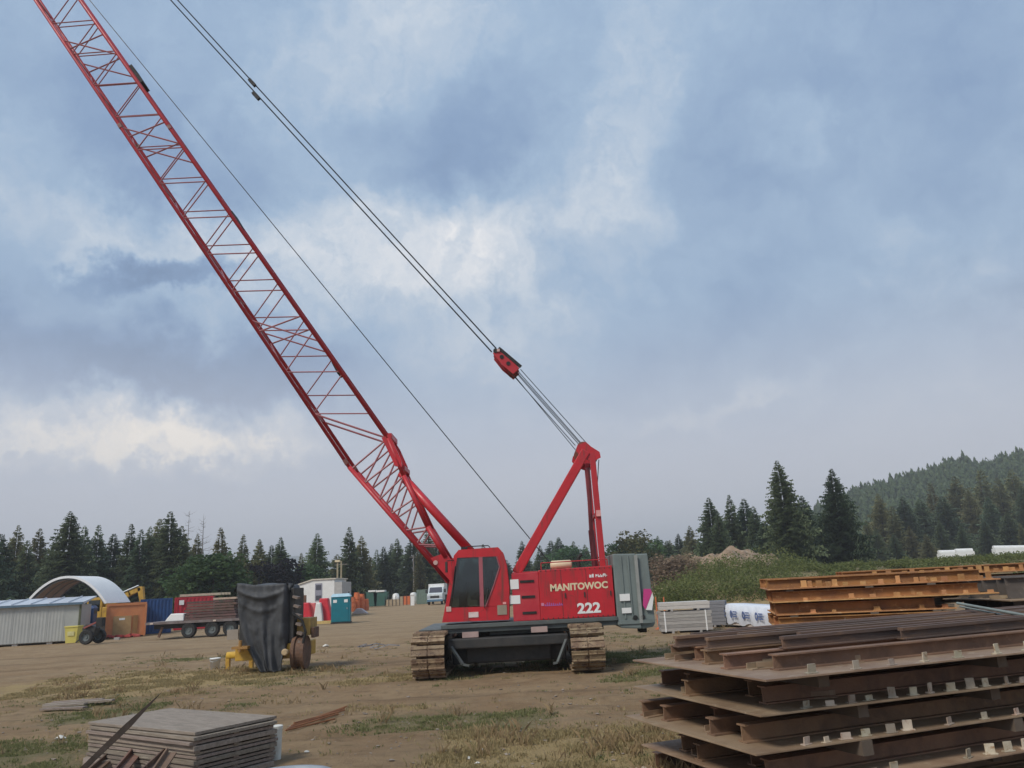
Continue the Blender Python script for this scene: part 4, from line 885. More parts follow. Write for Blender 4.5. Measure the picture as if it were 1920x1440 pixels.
# ------------------------------------------------------------------ stacked steel deck panels
def ibeam(L, h, w, t=.014, tw=.012):
    m_ = MB(); m_.bb((0, -w/2, 0), (L, w/2, t)); m_.bb((0, -tw/2, t), (L, tw/2, h - t)); m_.bb((0, -w/2, h - t), (L, w/2, h)); return m_
BEAMS = {}
def deck_panel(loc, rz, L, W, H, nb, tabs, mats, label, group, setback=.42, tabh=.085, seed=0, cat='steel panel', bh=None, spacers=()):
    q = random.Random(seed); mp, mbm, mtb = mats
    root = local(empty('deck_panel', loc, label, cat, group, rz))
    pk = ('plate', L, W, mp.name)
    if pk not in BEAMS: BEAMS[pk] = MB().bb((0, 0, 0), (L, W, .018)).mesh('plate', mp, bevel=.003)
    linked('plate', BEAMS[pk], root)
    bk = ('beam', round(L, 2), H, bh, mbm.name)
    if bk not in BEAMS:
        BEAMS[bk] = ibeam(L - setback - .2, bh or H - .022, .13).mesh('beam', mbm)
    for k in range(nb):
        linked('beam', BEAMS[bk], root, (setback + q.uniform(-.36, .14)*(1 if bh and H > .25 else .2), .46*(1 if H > .25 else .35) + k*(W - (.6 if H > .25 else .35))/max(1, nb - 1) + q.uniform(-.03, .03), .020), (0, 0, q.uniform(-.009, .009)))
    if H > .25 and tabs:                              # odd angle bars left lying between the beams
        ak = ('angle', mbm.name)
        if ak not in BEAMS: BEAMS[ak] = MB().bb((0, -.035, 0), (1, .035, .009)).bb((0, .026, .009), (1, .035, .06)).mesh('angle_bar', mp)
        for _ in range(5): linked('angle_bar', BEAMS[ak], root, (q.uniform(.02, .9), q.uniform(.5, W - .2), .0195), (0, 0, q.uniform(-.35, .35)), (q.uniform(.3, 1.5), 1, 1))
    for x in spacers:
        sk = ('spacer', H, bh, W)
        if sk not in BEAMS: BEAMS[sk] = MB().bb((-.06, .06, .021 + bh), (.06, W - .05, H - .001)).mesh('spacer', mat('spacer_wood', (.13,.10,.075), .85))
        linked('spacer', BEAMS[sk], root, (x, 0, 0))
    if tabs:
        tk = ('tab', tabh, mtb.name)
        if tk not in BEAMS:
            m_ = MB(); m_.bb((-.045, -.006, 0), (.045, .006, tabh)); m_.bb((-.06, -.02, 0), (.06, .03, .012)); BEAMS[tk] = m_.mesh('tab', mtb, bevel=.002)
        x = .55
        while x < L - .1:
            if q.random() < .84: linked('tab', BEAMS[tk], root, (x + q.uniform(-.03, .03), .05 + q.uniform(-.015, .02), .0185), (q.uniform(-.1, .1), 0, q.uniform(-.4, .4)), (q.uniform(.7, 1.1), 1, q.uniform(.55, 1.15)))
            x += tabs
    return root
ORD = ['bottom', 'second from the bottom', 'middle', 'second from the top', 'topmost']
for k in range(5):
    deck_panel((1.99 + [-.10, .10, -.09, -.01, .03][k], 7.10 + [.30, .02, .05, .06, -.08][k], ground_z(2, 7) + .03 + .3*k), R([19.2, 21, 20.2, 19, 20][k]), 7.0, 2.4, .30, 5, .235 if k < 4 else .43, (PLATE, STEELB, TABM),
               ORD[k] + ' dark rusty deck panel of the big front stack', 'dark steel deck panels in the front stack', seed=k + 2, bh=.155 if k < 4 else .14, spacers=((.75 + .25*(k % 3), 2.9, 5.4) if k < 4 else ()))
zt = ground_z(2, 7) + .03 + 1.2 + .162
ca_, sa_ = math.cos(R(20)), math.sin(R(20))
def st(x, y, z): return Vector((2.0 + x*ca_ - y*sa_, 7.05 + x*sa_ + y*ca_, z))
rail = MB(); rail.bb((0, -.065, 0), (1, .065, .012)); rail.bb((0, -.009, .012), (1, .009, .085)); rail.bb((0, -.034, .085), (1, .034, .115)); RAILME = rail.mesh('steel_rail', STEELD)
RL = [(.85, .78, 3.4, 0, 'short rail nearest the corner on top of the front panel stack'), (1.3, 1.08, 5.2, 0, 'second rail lying on top of the front panel stack'), (.35, 1.34, 5.6, 0, 'rail sticking out over the end of the front panel stack'), (.9, 1.56, 5.6, 0, 'fourth rail across the top of the front panel stack'),
      (.25, 1.80, 6.0, 0, 'fifth rail across the top of the front panel stack'), (.6, 2.02, 6.0, 0, 'rearmost rail on top of the front panel stack'), (2.2, .62, 3.8, 0, 'single rail nearest the camera on top of the front stack'), (1.2, 2.22, 5.4, 0, 'rail along the far edge of the front stack')]
for i, (x, y, L, dz, lab) in enumerate(RL):
    p = st(x, y, zt + dz + .002); o = bpy.data.objects.new('steel_rail', RAILME); col.objects.link(o); o.location = p; o.rotation_euler = (0, 0, R(20 + [.6, -.8, .5, -.4, 1, -.6, .8, -1.2][i])); o.scale = (L, 1, 1); tag(o, lab, 'rail', 'loose rails on the front panel stack')
# second pile of beams behind, seen over the first
for k in range(3):
    deck_panel((3.75 + .1*(k % 2), 9.75 - .05*k, ground_z(4, 10) + .03 + .34*k), R(14 + (k % 2)), 8.0, 1.9, .34, 5, 0, (PLATE, STEELD, TABM), ['lowest', 'middle', 'uppermost'][k] + ' dark panel in the long pile behind the front stack', 'dark panels of the rear pile', seed=20 + k)
zt2 = ground_z(4, 10) + .03 + 1.02
for i in range(7):
    o = bpy.data.objects.new('steel_rail', RAILME); col.objects.link(o); o.location = (3.65 + .12*i + .3*(i % 2), 9.95 + .25*i, zt2 + .002 + (.118 if i in () else 0)); o.rotation_euler = (0, 0, R(14 + .5*(i % 3))); o.scale = (7.4 - .2*i, 1, 1); tag(o, ['first', 'second', 'third', 'fourth', 'fifth', 'sixth', 'last'][i] + ' of the dark rails on the rear pile, counted from the front', 'rail', 'rails on the rear pile')
a_, b_ = at(1795, 1131, 10.6), at(1990, 1166, 8.6)
MB().tube(a_, b_, .017, n=10).build('steel_pipe', PIPEG); tag(bpy.data.objects['steel_pipe'], 'grey-green pipe lying slantwise over the dark rails', 'pipe', 'slanting pipes')
a_, b_ = at(1800, 1137, 10.7), at(1990, 1175, 8.6); o = MB().tube(a_, b_, .012, n=10).build('steel_pipe', PIPEG); tag(o, 'thinner grey-green pipe just below the slanting one', 'pipe', 'slanting pipes')
# orange rusted stack
def crib(c, h, lab):
    root = local(empty('timber_crib', (c[0], c[1], ground_z(c[0], c[1])), lab, 'timber'))
    n = max(2, int(h/.16))
    for k in range(n):
        for s_ in (-1, 1):
            m_ = MB(); d = h/n
            if k % 2: m_.bb((s_*.45 - .08, -.9, k*d), (s_*.45 + .08, .9, (k+1)*d - .002))
            else: m_.bb((-.9, s_*.5 - .08, k*d), (.9, s_*.5 + .08, (k+1)*d - .002))
            m_.build('beam', WOODG, root)
    return root
zo = .79
for c, lab in (((4.9, 13.9), 'timber crib under the end of the orange panel stack'), ((6.6, 13.9), 'timber crib under the far half of the orange panel stack')): crib(c, zo - ground_z(*c), lab)
OX = [(4.06, 2.9), (4.10, 2.9), (4.02, 2.8), (4.06, 2.66), (4.0, 3.30), (3.97, 3.42)]
for k, (x0, L) in enumerate(OX):
    deck_panel((x0, 13.0 + .04*(k % 2), zo + .002 + .2*k), R([.2, .6, -.4, .3, -.5, .2][k] - 13), L, 1.9, .2, 5, .33 if k < 5 else .13, (PLATEO, STEELO, PLATEO), ['bottom', 'second from the bottom', 'third from the bottom', 'third from the top', 'second from the top', 'topmost'][k] + ' orange-rusted deck panel of the shorter stack', 'orange rusted deck panels', setback=.06, tabh=.10 if k == 5 else .07, seed=40 + k, bh=.15, spacers=(.3, 1.5, 2.4) if k < 5 else ())
for c, lab in (((7.6, 16.2), 'timber crib under the high orange panels'), ((9.9, 15.5), 'timber crib beyond the edge, under the high orange panels')): crib(c, 1.66 - ground_z(*c), lab)
for k in range(2):
    deck_panel((6.2 + .1*(1 - k), 15.5, 1.662 + .2*k), R(-16 + .3*k), 5.2, 1.9, .2, 5, .14 if k else .3, (PLATEO, STEELO, PLATEO), ['lower', 'upper'][k] + ' panel of the highest orange stack, seen against the green bank', 'highest orange panels', setback=.06, tabh=.10, seed=50 + k, bh=.12, spacers=(.4, 2.4, 4.4) if not k else ())
for k in range(5):
    deck_panel((7.66 + .06*(k % 2), 12.75, ground_z(8, 13) + .36*k + .03), R(2), 3.6, 1.9, .36, 5, .33, (PLATE, mat('grey_rusty_steel', (.12,.10,.085), .75, (.08,.065,.055), 2, .9, (.2,.16,.12), 7, .58, .7), TABM), ORD[k] + ' grey-brown panel in the stack cut by the right edge', 'grey panels at the right edge', setback=.3, seed=60 + k)
for i, (px, py) in enumerate(((1650, 1136), (1588, 1163))):
    p = at(px, py, 12.95); o = MB().box(p, (.14, .16, .07)).build('packing_block', mat('pale_block', (.55,.42,.28), .8)); tag(o, ['pale wood packing block between two orange panels', 'pale wood packing block low in the orange stack'][i], 'block')

# ------------------------------------------------------------------ weathered sheets, beams and odd pieces in front
A_ = Vector((-3.97, 9.86)); lx = Vector((-1.96, 1.33)).normalized(); rzs = math.atan2(-lx.y, -lx.x)
NS = 11
sh_me = MB().bb((0, 0, .014), (2.4, 1.2, .055)).mesh('sheet', WOODG, bevel=.003)
cl_me = MB().bb((0, 0, 0), (2.38, .07, .0135)).mesh('cleat', WOODG)
ORDS = ['topmost', 'second', 'third', 'fourth', 'fifth', 'sixth', 'seventh', 'eighth', 'ninth', 'tenth', 'lowest']
for k in range(NS):
    j = NS - 1 - k; c = Vector((-3.97, 9.86, 0)) + Vector((lx.x, lx.y, 0))*2.4 + Vector((rnd.uniform(-.03, .03), rnd.uniform(-.03, .03), 0))
    TH = [.078, .045, .052, .04, .066, .045, .036, .075, .045, .05, .045][k]; zk_ = globals().get('zk_', 0.0)
    root = local(empty('timber_sheet', (c.x, c.y, ground_z(-4.5, 11) + .02 + zk_), ORDS[j] + (' weathered grey timber sheet of the low stack' if j in (0, NS - 1) else ' weathered timber sheet counted from the top of the low stack'), 'timber sheet', 'weathered timber sheets', rzs + rnd.uniform(-.012, .012)))
    root.scale = (1, 1, TH/.055); zk_ += TH + .003
    linked('sheet', sh_me, root)
    for y in (.02, .56, 1.10): linked('cleat', cl_me, root, (.01, y, 0))
p0, p1 = at(150, 1446, 8.9), at(303, 1298, 9.5); d_ = (p1 - p0); p0 = p0 - d_*(p0.z/d_.z)*.98
sd = Vector((.35, -.1, -.2)).normalized()*.028
bl = MB(); bl.add([p0 - sd, p0 + sd, p0.lerp(p1, .72) + sd*1.7, p1, p0.lerp(p1, .72) - sd*1.2], [(0,1,2,3,4)]); bl.prism([p0 - sd, p0 + sd, p0.lerp(p1, .72) + sd*1.7, p1, p0.lerp(p1, .72) - sd*1.2], (.0, .022, .006))
bl = MB(); bl.prism([p0 - sd, p0 + sd, p0.lerp(p1, .72) + sd*1.7, p1, p0.lerp(p1, .72) - sd*1.2], (.0, .022, .006))
tag(bl.build('leaning_bar', mat('bar_dark', (.028,.021,.017), .8, (.05,.035,.026), 4, .7, spec=.15)), 'long dark blade-like steel bar leaning up over the timber sheets', 'steel bar')
for i, (a_, b_, w_, lab) in enumerate((((150, 1470), (243, 1391), .10, 'rusty angle beam just right of the leaning blade'), ((215, 1462), (268, 1398), .13, 'broad rusty channel in the middle of the small beam pile'), ((255, 1465), (340, 1388), .055, 'thin rusty bar lying highest on the small beam pile'), ((290, 1460), (322, 1412), .11, 'dark rusty beam nearest the timber sheets'), ((232, 1462), (258, 1414), .09, 'short rusty beam low in the small pile'))):
    Z = .18 + .07*i if i != 4 else .12
    a3 = gnd(*a_, max(.05, Z - .12)); b3 = gnd(*b_, Z + .05); m_ = MB(); m_.bar(a3, b3, w_, .02); m_.bar(a3 + Vector((-w_*.45, 0, .03)), b3 + Vector((-w_*.45, 0, .03)), .02, .07); tag(m_.build('rusty_beam', mat('beam_brown', (.17,.10,.07), .8, (.10,.065,.05), 3, .9, (.28,.19,.14), 8, .56, .68, rand=.2)), lab, 'beam', 'small pile of rusty beams')
bx = MB(); p = gnd(230, 1440, .0); bx.box((p.x, p.y, .09), (.9, .5, .14), rz=.6); tag(bx.build('timber_block', WOODG), 'dark timber block under the small beam pile', 'block')
p = gnd(517, 1421); m_ = MB(); m_.lathe((p.x, p.y, ground_z(p.x, p.y)), [(.001, .0), (.068, .0), (.078, .38), (.086, .38), (.086, .42), (.07, .425), (.001, .42)], 'Z', 20); tb = m_.build('white_pail', mat('pail_white', (.72,.72,.66), .5, (.60,.57,.50), 4, .7, (.40,.34,.26), 9, .64, .72)); tag(tb, 'tall narrow white pail standing behind the timber sheets', 'pail')
p = gnd(530, 1470, .30); m_ = MB(); m_.lathe((p.x, p.y, 0), [(.001, .02), (.42, .02), (.45, .0), (.47, .33), (.50, .34), (.50, .37), (.45, .37), (.43, .06), (.001, .05)], 'Z', 40)
tub = m_.build('metal_tub', TINY, smooth=True); tag(tub, 'round grey tub rim at the bottom edge of the picture', 'tub')
for k in range(10):
    a = k*.628; MB().box((p.x + .475*math.cos(a), p.y + .475*math.sin(a), .20), (.02, .05, .24), rz=a).build('rib', mat('tub_blue', (.10,.14,.2), .5), tub)
# old planks in the grass
for i in range(5):
    c = Vector((-10.0 - .05*i, 17.6 + .28*i)); m_ = MB(); m_.box((c.x + rnd.uniform(-.2, .2), c.y, ground_z(c.x, c.y) + .05 + .02*(i % 3)), (rnd.uniform(.8, 1.5), .16, .035), rz=rnd.uniform(-.25, .3), ry=rnd.uniform(-.02, .02))
    o = m_.build('old_plank', WOODG); tag(o, 'grey weathered plank sunk in the grass left of the timber sheets', 'plank', 'planks in the grass')
for i in range(7):
    a3 = gnd(535 + 4*i, 1372 - 3*i); b3 = gnd(628 + 5*i + rnd.uniform(-8, 8), 1346 - 3*i); a3.z = ground_z(a3.x, a3.y) + .04; b3.z = ground_z(b3.x, b3.y) + .05; o = MB().tube(a3, b3, .014, n=6).build('rusty_rod', mat('rod_orange', (.28,.11,.04), .8, (.18,.07,.03), 3, .8)); tag(o, 'rusty orange rod lying on the dirt behind the white pail', 'rod', 'rusty rods on the dirt')
for i, (px, py, sz, lab) in enumerate(((610, 1211, .16, 'small white block on the dirt right of the tarp-covered machine'), (878, 1418, .05, 'white pebble in the dry grass in front of the crane'), (903, 1404, .06, 'larger white stone beside the white pebble in dry grass'), (895, 1425, .05, 'third white stone in the dry grass near the bottom edge'), (112, 1384, .10, 'flat pale stone left of the timber sheets'), (575, 1408, .04, 'single pale pebble right of the white pail'))):
    p = gnd(px, py); z = ground_z(p.x, p.y); m_ = MB(); q = random.Random(i + 70); ring = [Vector((p.x + math.cos(j*.9)*sz*q.uniform(.7, 1.2), p.y + math.sin(j*.9)*sz*q.uniform(.6, 1), z + sz*q.uniform(.1, .4))) for j in range(7)]
    m_.add(ring + [Vector((p.x, p.y, z + sz*.7)), Vector((p.x, p.y, z - sz*.4))], [(j, (j+1) % 7, 7) for j in range(7)] + [((j+1) % 7, j, 8) for j in range(7)]); tag(m_.build('stone', mat('white_stone', (.62,.60,.54), .85, (.5,.47,.42), 6, .7)), lab, 'stone')
p = gnd(692, 1217); m_ = MB(); q = random.Random(5)
for k in range(9): m_.box((p.x + q.uniform(-.3, .9), p.y + q.uniform(-.3, .4), .05 + q.uniform(0, .1)), (q.uniform(.1, .5), .06, .04), rz=q.uniform(-.6, .6), ry=q.uniform(-.3, .3))
tag(m_.build('scrap_heap', mat('scrap_mix', (.22,.21,.22), .7, (.4,.38,.36), 3, .8, (.06,.06,.08), 5, .5, .6)), 'little heap of grey scrap on the dirt left of the crane tracks', 'scrap')

# ------------------------------------------------------------------ tarp-covered machine
YM = 23.6
rig = empty('yellow_machine', (gnd(500, 1255).x, YM, 0), 'old yellow and rusty machine standing under the charcoal tarp', 'machine')
M = lambda px, py, Y=YM: at(px, py, Y)
def mbox(nm, p0, p1, y0, y1, mt, bev=.02):
    a_, b_ = M(*p0, (y0)), M(*p1, (y0)); return MB().bb((a_.x, y0, max(.0, a_.z)), (b_.x, y1, b_.z)).build(nm, mt, rig, bevel=bev)
mbox('engine_block', (447, 1215), (540, 1100), YM + .12, YM + 1.3, DARK)
mbox('chassis', (440, 1240), (565, 1205), YM + .15, YM + 1.8, YEL)
fb = MB(); YT_ = 25.3; a_, b_ = M(426, 1229, YT_), M(476, 1225, YT_); fb.tube((a_.x, YT_, a_.z), (b_.x + .25, YT_, b_.z), .105, n=14); fb.build('front_tube', mat('bright_yellow', (.66,.42,.06), .45, (.5,.3,.05), 4, .8), rig, smooth=True)
for px in (427, 471): p = M(px, 1250, YT_); MB().bb((p.x - .06, YT_ - .06, .0), (p.x + .06, YT_ + .08, M(px, 1229, YT_).z)).build('foot_bracket', YEL, rig, bevel=.01)
p = M(454, 1208); MB().tube((p.x, YM - .2, p.z - .2), (p.x + .02, YM - .2, p.z + .12), .05, n=8).bb((p.x - .22, YM - .25, p.z - .12), (p.x + .24, YM + .2, p.z - .05)).build('lever_post', mat('yellow_rust', (.34,.18,.05), .7), rig)
mbox('radiator_guard', (541, 1205), (552, 1102), YM + .15, YM + 1.2, DARK)
for k in range(6): p = M(552 + 2*k, 1120 + 17*k); MB().box((p.x, YM + .2, p.z), (.16, .3, .07), ry=R(20)).build('cooling_fin', mat('fin_grey', (.22,.17,.14), .6), rig)
wc = M(556, 1224); 
for dx_, r_ in ((-.17, .47), (-.17, .0)):
    if r_: MB().lathe((wc.x + dx_, YM + .35, r_ + .01), [(.001, 0), (r_*.35, -.03), (r_*.4, 0), (r_*.85, .02), (r_, .0), (r_, .10), (r_*.88, .12), (r_*.88, .26), (r_, .28), (r_, .38), (.001, .38)], 'X', 26).build('drum_wheel', RUST, rig)
MB().lathe((M(538, 1222).x, YM - .25, M(538, 1222).z), [(.001, 0), (.07, 0), (.1, .04), (.06, .3), (.001, .3)], 'Y', 14).build('lamp', mat('lamp_tan', (.52,.38,.22), .5), rig)
mbox('side_tank', (556, 1192), (582, 1158), YM + .4, YM + 1.2, mat('tank_yellow_brown', (.46,.30,.08), .6, (.28,.17,.05), 4, .8)); mbox('tank_flap', (583, 1196), (589, 1176), YM + .4, YM + 1.0, RUST)
MB().path([M(548, 1150, YM), M(566, 1162, YM), M(573, 1185, YM), M(566, 1215, YM)], .04, 8).build('hose', BLACK, rig)
MB().tube(M(566, 1190, YM + .5), M(570, 1250, YM + .5), .06, n=8).build('stay', RUST, rig)
mbox('rear_plate', (425, 1200), (447, 1180), YM + .5, YM + .56, mat('plate_pale', (.35,.30,.25), .7), .005)
# tarp: a folded sheet over the top, hanging down in front
prof = [(0, 438, 543), (.06, 437, 544), (.2, 439, 543), (.35, 441, 541), (.5, 447, 540), (.62, 453, 538), (.75, 463, 535), (.86, 474, 531), (.94, 481, 530), (1, 486, 531)]
def lr(v):
    for (v0, l0, r0), (v1, l1, r1) in zip(prof[:-1], prof[1:]):
        if v <= v1: t = (v - v0)/(v1 - v0); return l0 + (l1 - l0)*t, r0 + (r1 - r0)*t
    return prof[-1][1:]
NU, NV, NT = 60, 54, 14; vs = []; fs = []
for j in range(-NT, NV + 1):
    for i in range(NU + 1):
        u = i/NU
        if j < 0:                                   # over the top, going back
            t = -j/NT; l_, r_ = lr(0); px = l_ + (r_ - l_)*u; p = M(px, 1094 - 2*(1 - (2*u - 1)**2), YM); sag = -.05*math.sin(math.pi*u)*(1 - t*.5); droop = -.25*(max(0, abs(2*u - 1) - .86)/.14)**1.5
            vs.append((p.x, YM - .06 + 1.35*t, p.z + sag + droop + .03*math.sin(9*u + 4*t) - .02))
        else:
            v = j/NV; l_, r_ = lr(v); px = l_ + (r_ - l_)*u; py = 1094 + (1259 - 1094)*v + 4*math.sin(u*math.pi)*(1 if v > .9 else 0)
            p = M(px, py, YM); dz = -.05*math.sin(math.pi*u)*(1 - v)
            fold = .075*v**.8*math.sin(4.2*math.pi*(u + .05*math.sin(4*v)) + 1.6*math.sin(2.5*v)) + .035*v*math.sin(11.3*math.pi*u + 4*v + 1) + .05*noise.fractal(Vector((u*5, v*4, 2.0)), 1.0, 2.0, 4)
            swag = .10*math.exp(-((v - (.05 + .09*math.sin(math.pi*u)))/.028)**2)*math.sin(math.pi*u) + .05*math.exp(-((v - (.17 + .13*math.sin(math.pi*u)))/.03)**2)*math.sin(math.pi*u)
            wrap = .55*(max(0, abs(2*u - 1) - .8)/.2)**2*(1 - v)
            vs.append((p.x + .03*v*math.sin(11*u + 6*v), YM - .07 - fold - swag + wrap + .10*v, max(.02, p.z + dz)))
W_ = NU + 1
for j in range(NT + NV):
    for i in range(NU): fs.append((j*W_+i, j*W_+i+1, (j+1)*W_+i+1, (j+1)*W_+i))
# rows ran from back of the top to the hem: reorder the top rows so they join
tp = [vs[k*W_:(k+1)*W_] for k in range(NT)]; vs2 = [v for row in tp for v in row] + vs[NT*W_:]
mb_ = MB(); mb_.add(vs2, fs); tarp = mb_.build('tarpaulin', TARP, smooth=True)
sm = tarp.modifiers.new('solid', 'SOLIDIFY'); sm.thickness = .012
tag(tarp, 'charcoal tarp draped over the old yellow machine, hanging to the ground', 'tarp')
p = gnd(403, 1253); m_ = MB(); m_.lathe((p.x, p.y, ground_z(p.x, p.y)), [(.001, 0), (.13, 0), (.155, .30), (.17, .30), (.17, .335), (.15, .34), (.14, .30), (.11, .03), (.001, .03)], 'Z', 20); bk = m_.build('white_bucket', WHITE, smooth=True); tag(bk, 'small white bucket on the grass left of the tarp-covered machine', 'bucket')
MB().path([(p.x - .165, p.y, .33), (p.x - .12, p.y - .14, .24), (p.x, p.y - .19, .20), (p.x + .12, p.y - .14, .24), (p.x + .165, p.y, .33)], .006).build('handle', TINY, bk)

# ------------------------------------------------------------------ sheds, containers and plant on the left
def corr(m_, a, b, z0, z1, n, d, nrm):
    """corrugated wall from a to b (2D)"""
    a, b = Vector(a), Vector(b); nrm = Vector(nrm); pts = []
    for k in range(n*4 + 1):
        t = k/(n*4); o_ = (0, d, d, 0)[k % 4] if k < n*4 else 0
        pts.append(a + (b - a)*t + nrm*o_)
    vs = [(p.x, p.y, z) for p in pts for z in (z0, z1)]; m_.add(vs, [(2*k, 2*k+2, 2*k+3, 2*k+1) for k in range(len(pts) - 1)])
def container(name, loc, rz, L, W, H, mt, label, doors=True, door_mt=None, group=None, n=14):
    """origin at the near left bottom corner; x along the near face of length L, y back"""
    root = local(empty(name, loc, label, 'container', group, rz)); 
    m_ = MB(); m_.bb((.06, .06, .1), (L - .06, W - .06, H - .06)); body = m_.build('body', mt, root)
    for nm, a, b_, nr in (('side_wall', (.12, .03), (L - .12, .03), (0, -.035)), ('side_wall', (.12, W - .03), (L - .12, W - .03), (0, .035))):
        m_ = MB(); corr(m_, a, b_, .16, H - .12, n, 1.0, nr); m_.build(nm, mt, root)
    fr_ = MB()
    for x in (0, L - .12):
        for y in (0, W - .12): fr_.bb((x, y, 0), (x + .12, y + .12, H))
    for y in (0, W - .12):
        fr_.bb((.12, y, 0), (L - .12, y + .1, .15)); fr_.bb((.12, y, H - .12), (L - .12, y + .1, H))
    for x in (0, L - .1):
        fr_.bb((x, .12, 0), (x + .1, W - .12, .15)); fr_.bb((x, .12, H - .12), (x + .1, W - .12, H))
    fr_.build('corner_frame', mt, root)
    if doors:
        for y in (.14, W/2 + .01):
            d_ = MB().bb((L - .05, y, .17), (L - .01, y + W/2 - .16, H - .14)).build('door', door_mt or mt, root)
            for yy in (y + .2, y + W/2 - .36): MB().tube((L + .01, yy, .1), (L + .01, yy, H - .08), .018, n=6).build('lock_rod', TINY, d_)
    return root
# long grey portable building
sA = gnd(-150, 1222); sB = gnd(145, 1203.5); dv = (sB - sA); rz = math.atan2(dv.y, dv.x); Ls = dv.length
root = local(empty('portable_building', (sA.x, sA.y, -.02), 'long grey metal-sided portable building with pale roof and blue trim', 'building', None, rz))
Hs = 2.28
m_ = MB(); m_.bb((.05, .05, .12), (Ls - .05, 2.9, Hs)); m_.build('body', SHED, root)
for k in range(int(Ls/.95)):
    m_ = MB(); corr(m_, (.04 + k*.95, .04), (.04 + k*.95 + .92, .04), .14, Hs, 5, 1.0, (0, -.009)); m_.build('wall_panel', SHED, root)
MB().bb((-.1, -.16, Hs), (Ls + .16, -.02, Hs + .13)).build('fascia', SHEDB, root)
MB().prism([(-.1, -.02, Hs + .002), (-.1, 3.1, Hs + .45), (-.1, 3.1, Hs + .50), (-.1, -.16, Hs + .14)], (Ls + .3, 0, 0)).build('roof', ROOFM, root)
for k in range(8): MB().box((k*Ls/8 + .4, 1.4, Hs + .36), (.05, 3.1, .05), rx=math.atan2(.36, 3.2)).build('roof_seam', ROOFM, root)
MB().bb((Ls - .05, .0, 0), (Ls + .06, .12, Hs)).build('corner_post', mat('olive_post', (.10,.11,.06), .6), root)
for k in range(6): MB().bb((1 + k*1.9, .1, -.02), (1.3 + k*1.9, .4, .13)).build('block', CONC, root)
# orange container, its near end towards the camera
oa, ob = gnd(190, 1197), gnd(256, 1194); oc = (ob - oa); rzo = R(27); Wd = 2.45; Ho = at(190, 1133, oa.y).z
root = local(empty('orange_container', (oa.x + .2, oa.y, 0), 'faded orange shipping container with a tan door, under the foot of the arch', 'container', None, rzo))
MB().bb((.04, .04, .05), (Wd - .04, 6.0, Ho - .03)).build('body', ORANGE, root)
for x0_, x1_ in ((0, .12), (Wd - .12, Wd)): MB().bb((x0_, -.02, 0), (x1_, .1, Ho)).build('corner_post', ORANGE, root)
MB().bb((.12, -.02, Ho - .16), (Wd - .12, .08, Ho)).build('header', ORANGE, root)
d_ = MB().bb((.45, -.012, .12), (1.55, .035, Ho*.62)).build('door', mat('tan_door', (.42,.27,.12), .7, (.34,.2,.09), 3, .8), root)
MB().bb((.8, -.022, Ho*.50), (1.15, -.014, Ho*.56)).build('notice', WHITE, d_)
MB().bb((1.65, -.012, .12), (1.95, .035, Ho*.62)).build('door', mat('brown_door', (.30,.15,.05), .7), root)
m_ = MB(); corr(m_, (Wd + .0, .1), (Wd, 6.0), .1, Ho - .1, 14, 1.0, (.035, 0)); m_.build('side_wall', ORANGE, root)
for i in range(6):
    m_ = MB(); p = Vector((oa.x - .2 + i*.55, oa.y - .5, 0)); q = random.Random(i); m_.box((p.x, p.y, .12), (.5, .22, .14), rz=q.uniform(-.5, .5), ry=q.uniform(-.3, .3)); m_.box((p.x + .1, p.y - .1, .07), (.4, .2, .12), rz=q.uniform(-.6, .6)); tag(m_.build('red_sandbag', mat('red_bag', (.40,.06,.05), .8, (.3,.05,.04), 4, .8), bevel=.03), 'crumpled red bag at the foot of the orange container', 'bag', 'red bags at the orange container')
# white arch shelter standing on the orange container and a grey one
ay = oa.y + 1.0; aL, aT, aR = at(45, 1131, ay), at(131, 1084, ay), at(196, 1133, ay)
zbase = Ho + .03; cxm = (aL.x + aR.x)/2; half = (aR.x - aL.x)/2; hgt = aT.z - zbase; dep = 3.3
root = local(empty('arch_shelter', (cxm, ay, zbase), 'white fabric arch shelter spanning between containers', 'shelter'))
def arc(t): x_ = -1 + 2*t; return Vector((half*x_, 0, hgt*(1 - abs(x_)**2.1)))
NA = 36; out = [arc(k/NA) for k in range(NA + 1)]
m_ = MB(); vv = []
for k, p in enumerate(out): n_ = Vector((p.x/half, 0, p.z/hgt + .15)).normalized()*.16; vv += [p + n_, p + n_ + Vector((0, dep, 0)), p, p + Vector((0, dep, 0))]
ff = []
for k in range(NA): b0 = 4*k; ff += [(b0, b0+4, b0+5, b0+1), (b0, b0+2, b0+6, b0+4), (b0+1, b0+5, b0+7, b0+3)]
m_.add(vv, ff); m_.build('cover', FABRIC, root, smooth=False)
m_ = MB(); vv = []
for p in out: q_ = p*.975; vv += [q_ + Vector((0, .25, 0)), q_ + Vector((0, dep - .1, 0))]
m_.add(vv, [(2*k, 2*k+1, 2*k+3, 2*k+2) for k in range(NA)]); m_.build('inner_shade', INNER_SHADE, root)  # added inner sheet, coloured as the shaded underside of the white cover
for k in range(4): MB().path([p*.96 + Vector((0, .2 + k*(dep - .3)/3, 0)) for p in out[::2]], .035, 6).build('rib', TINY, root)
container('grey_container', (cxm - half - 1.6, ay - .2, 0), 0, 2.4, 5.5, zbase - .002, SHED, 'grey container behind the portable building, carrying the left foot of the arch', doors=False, n=8)
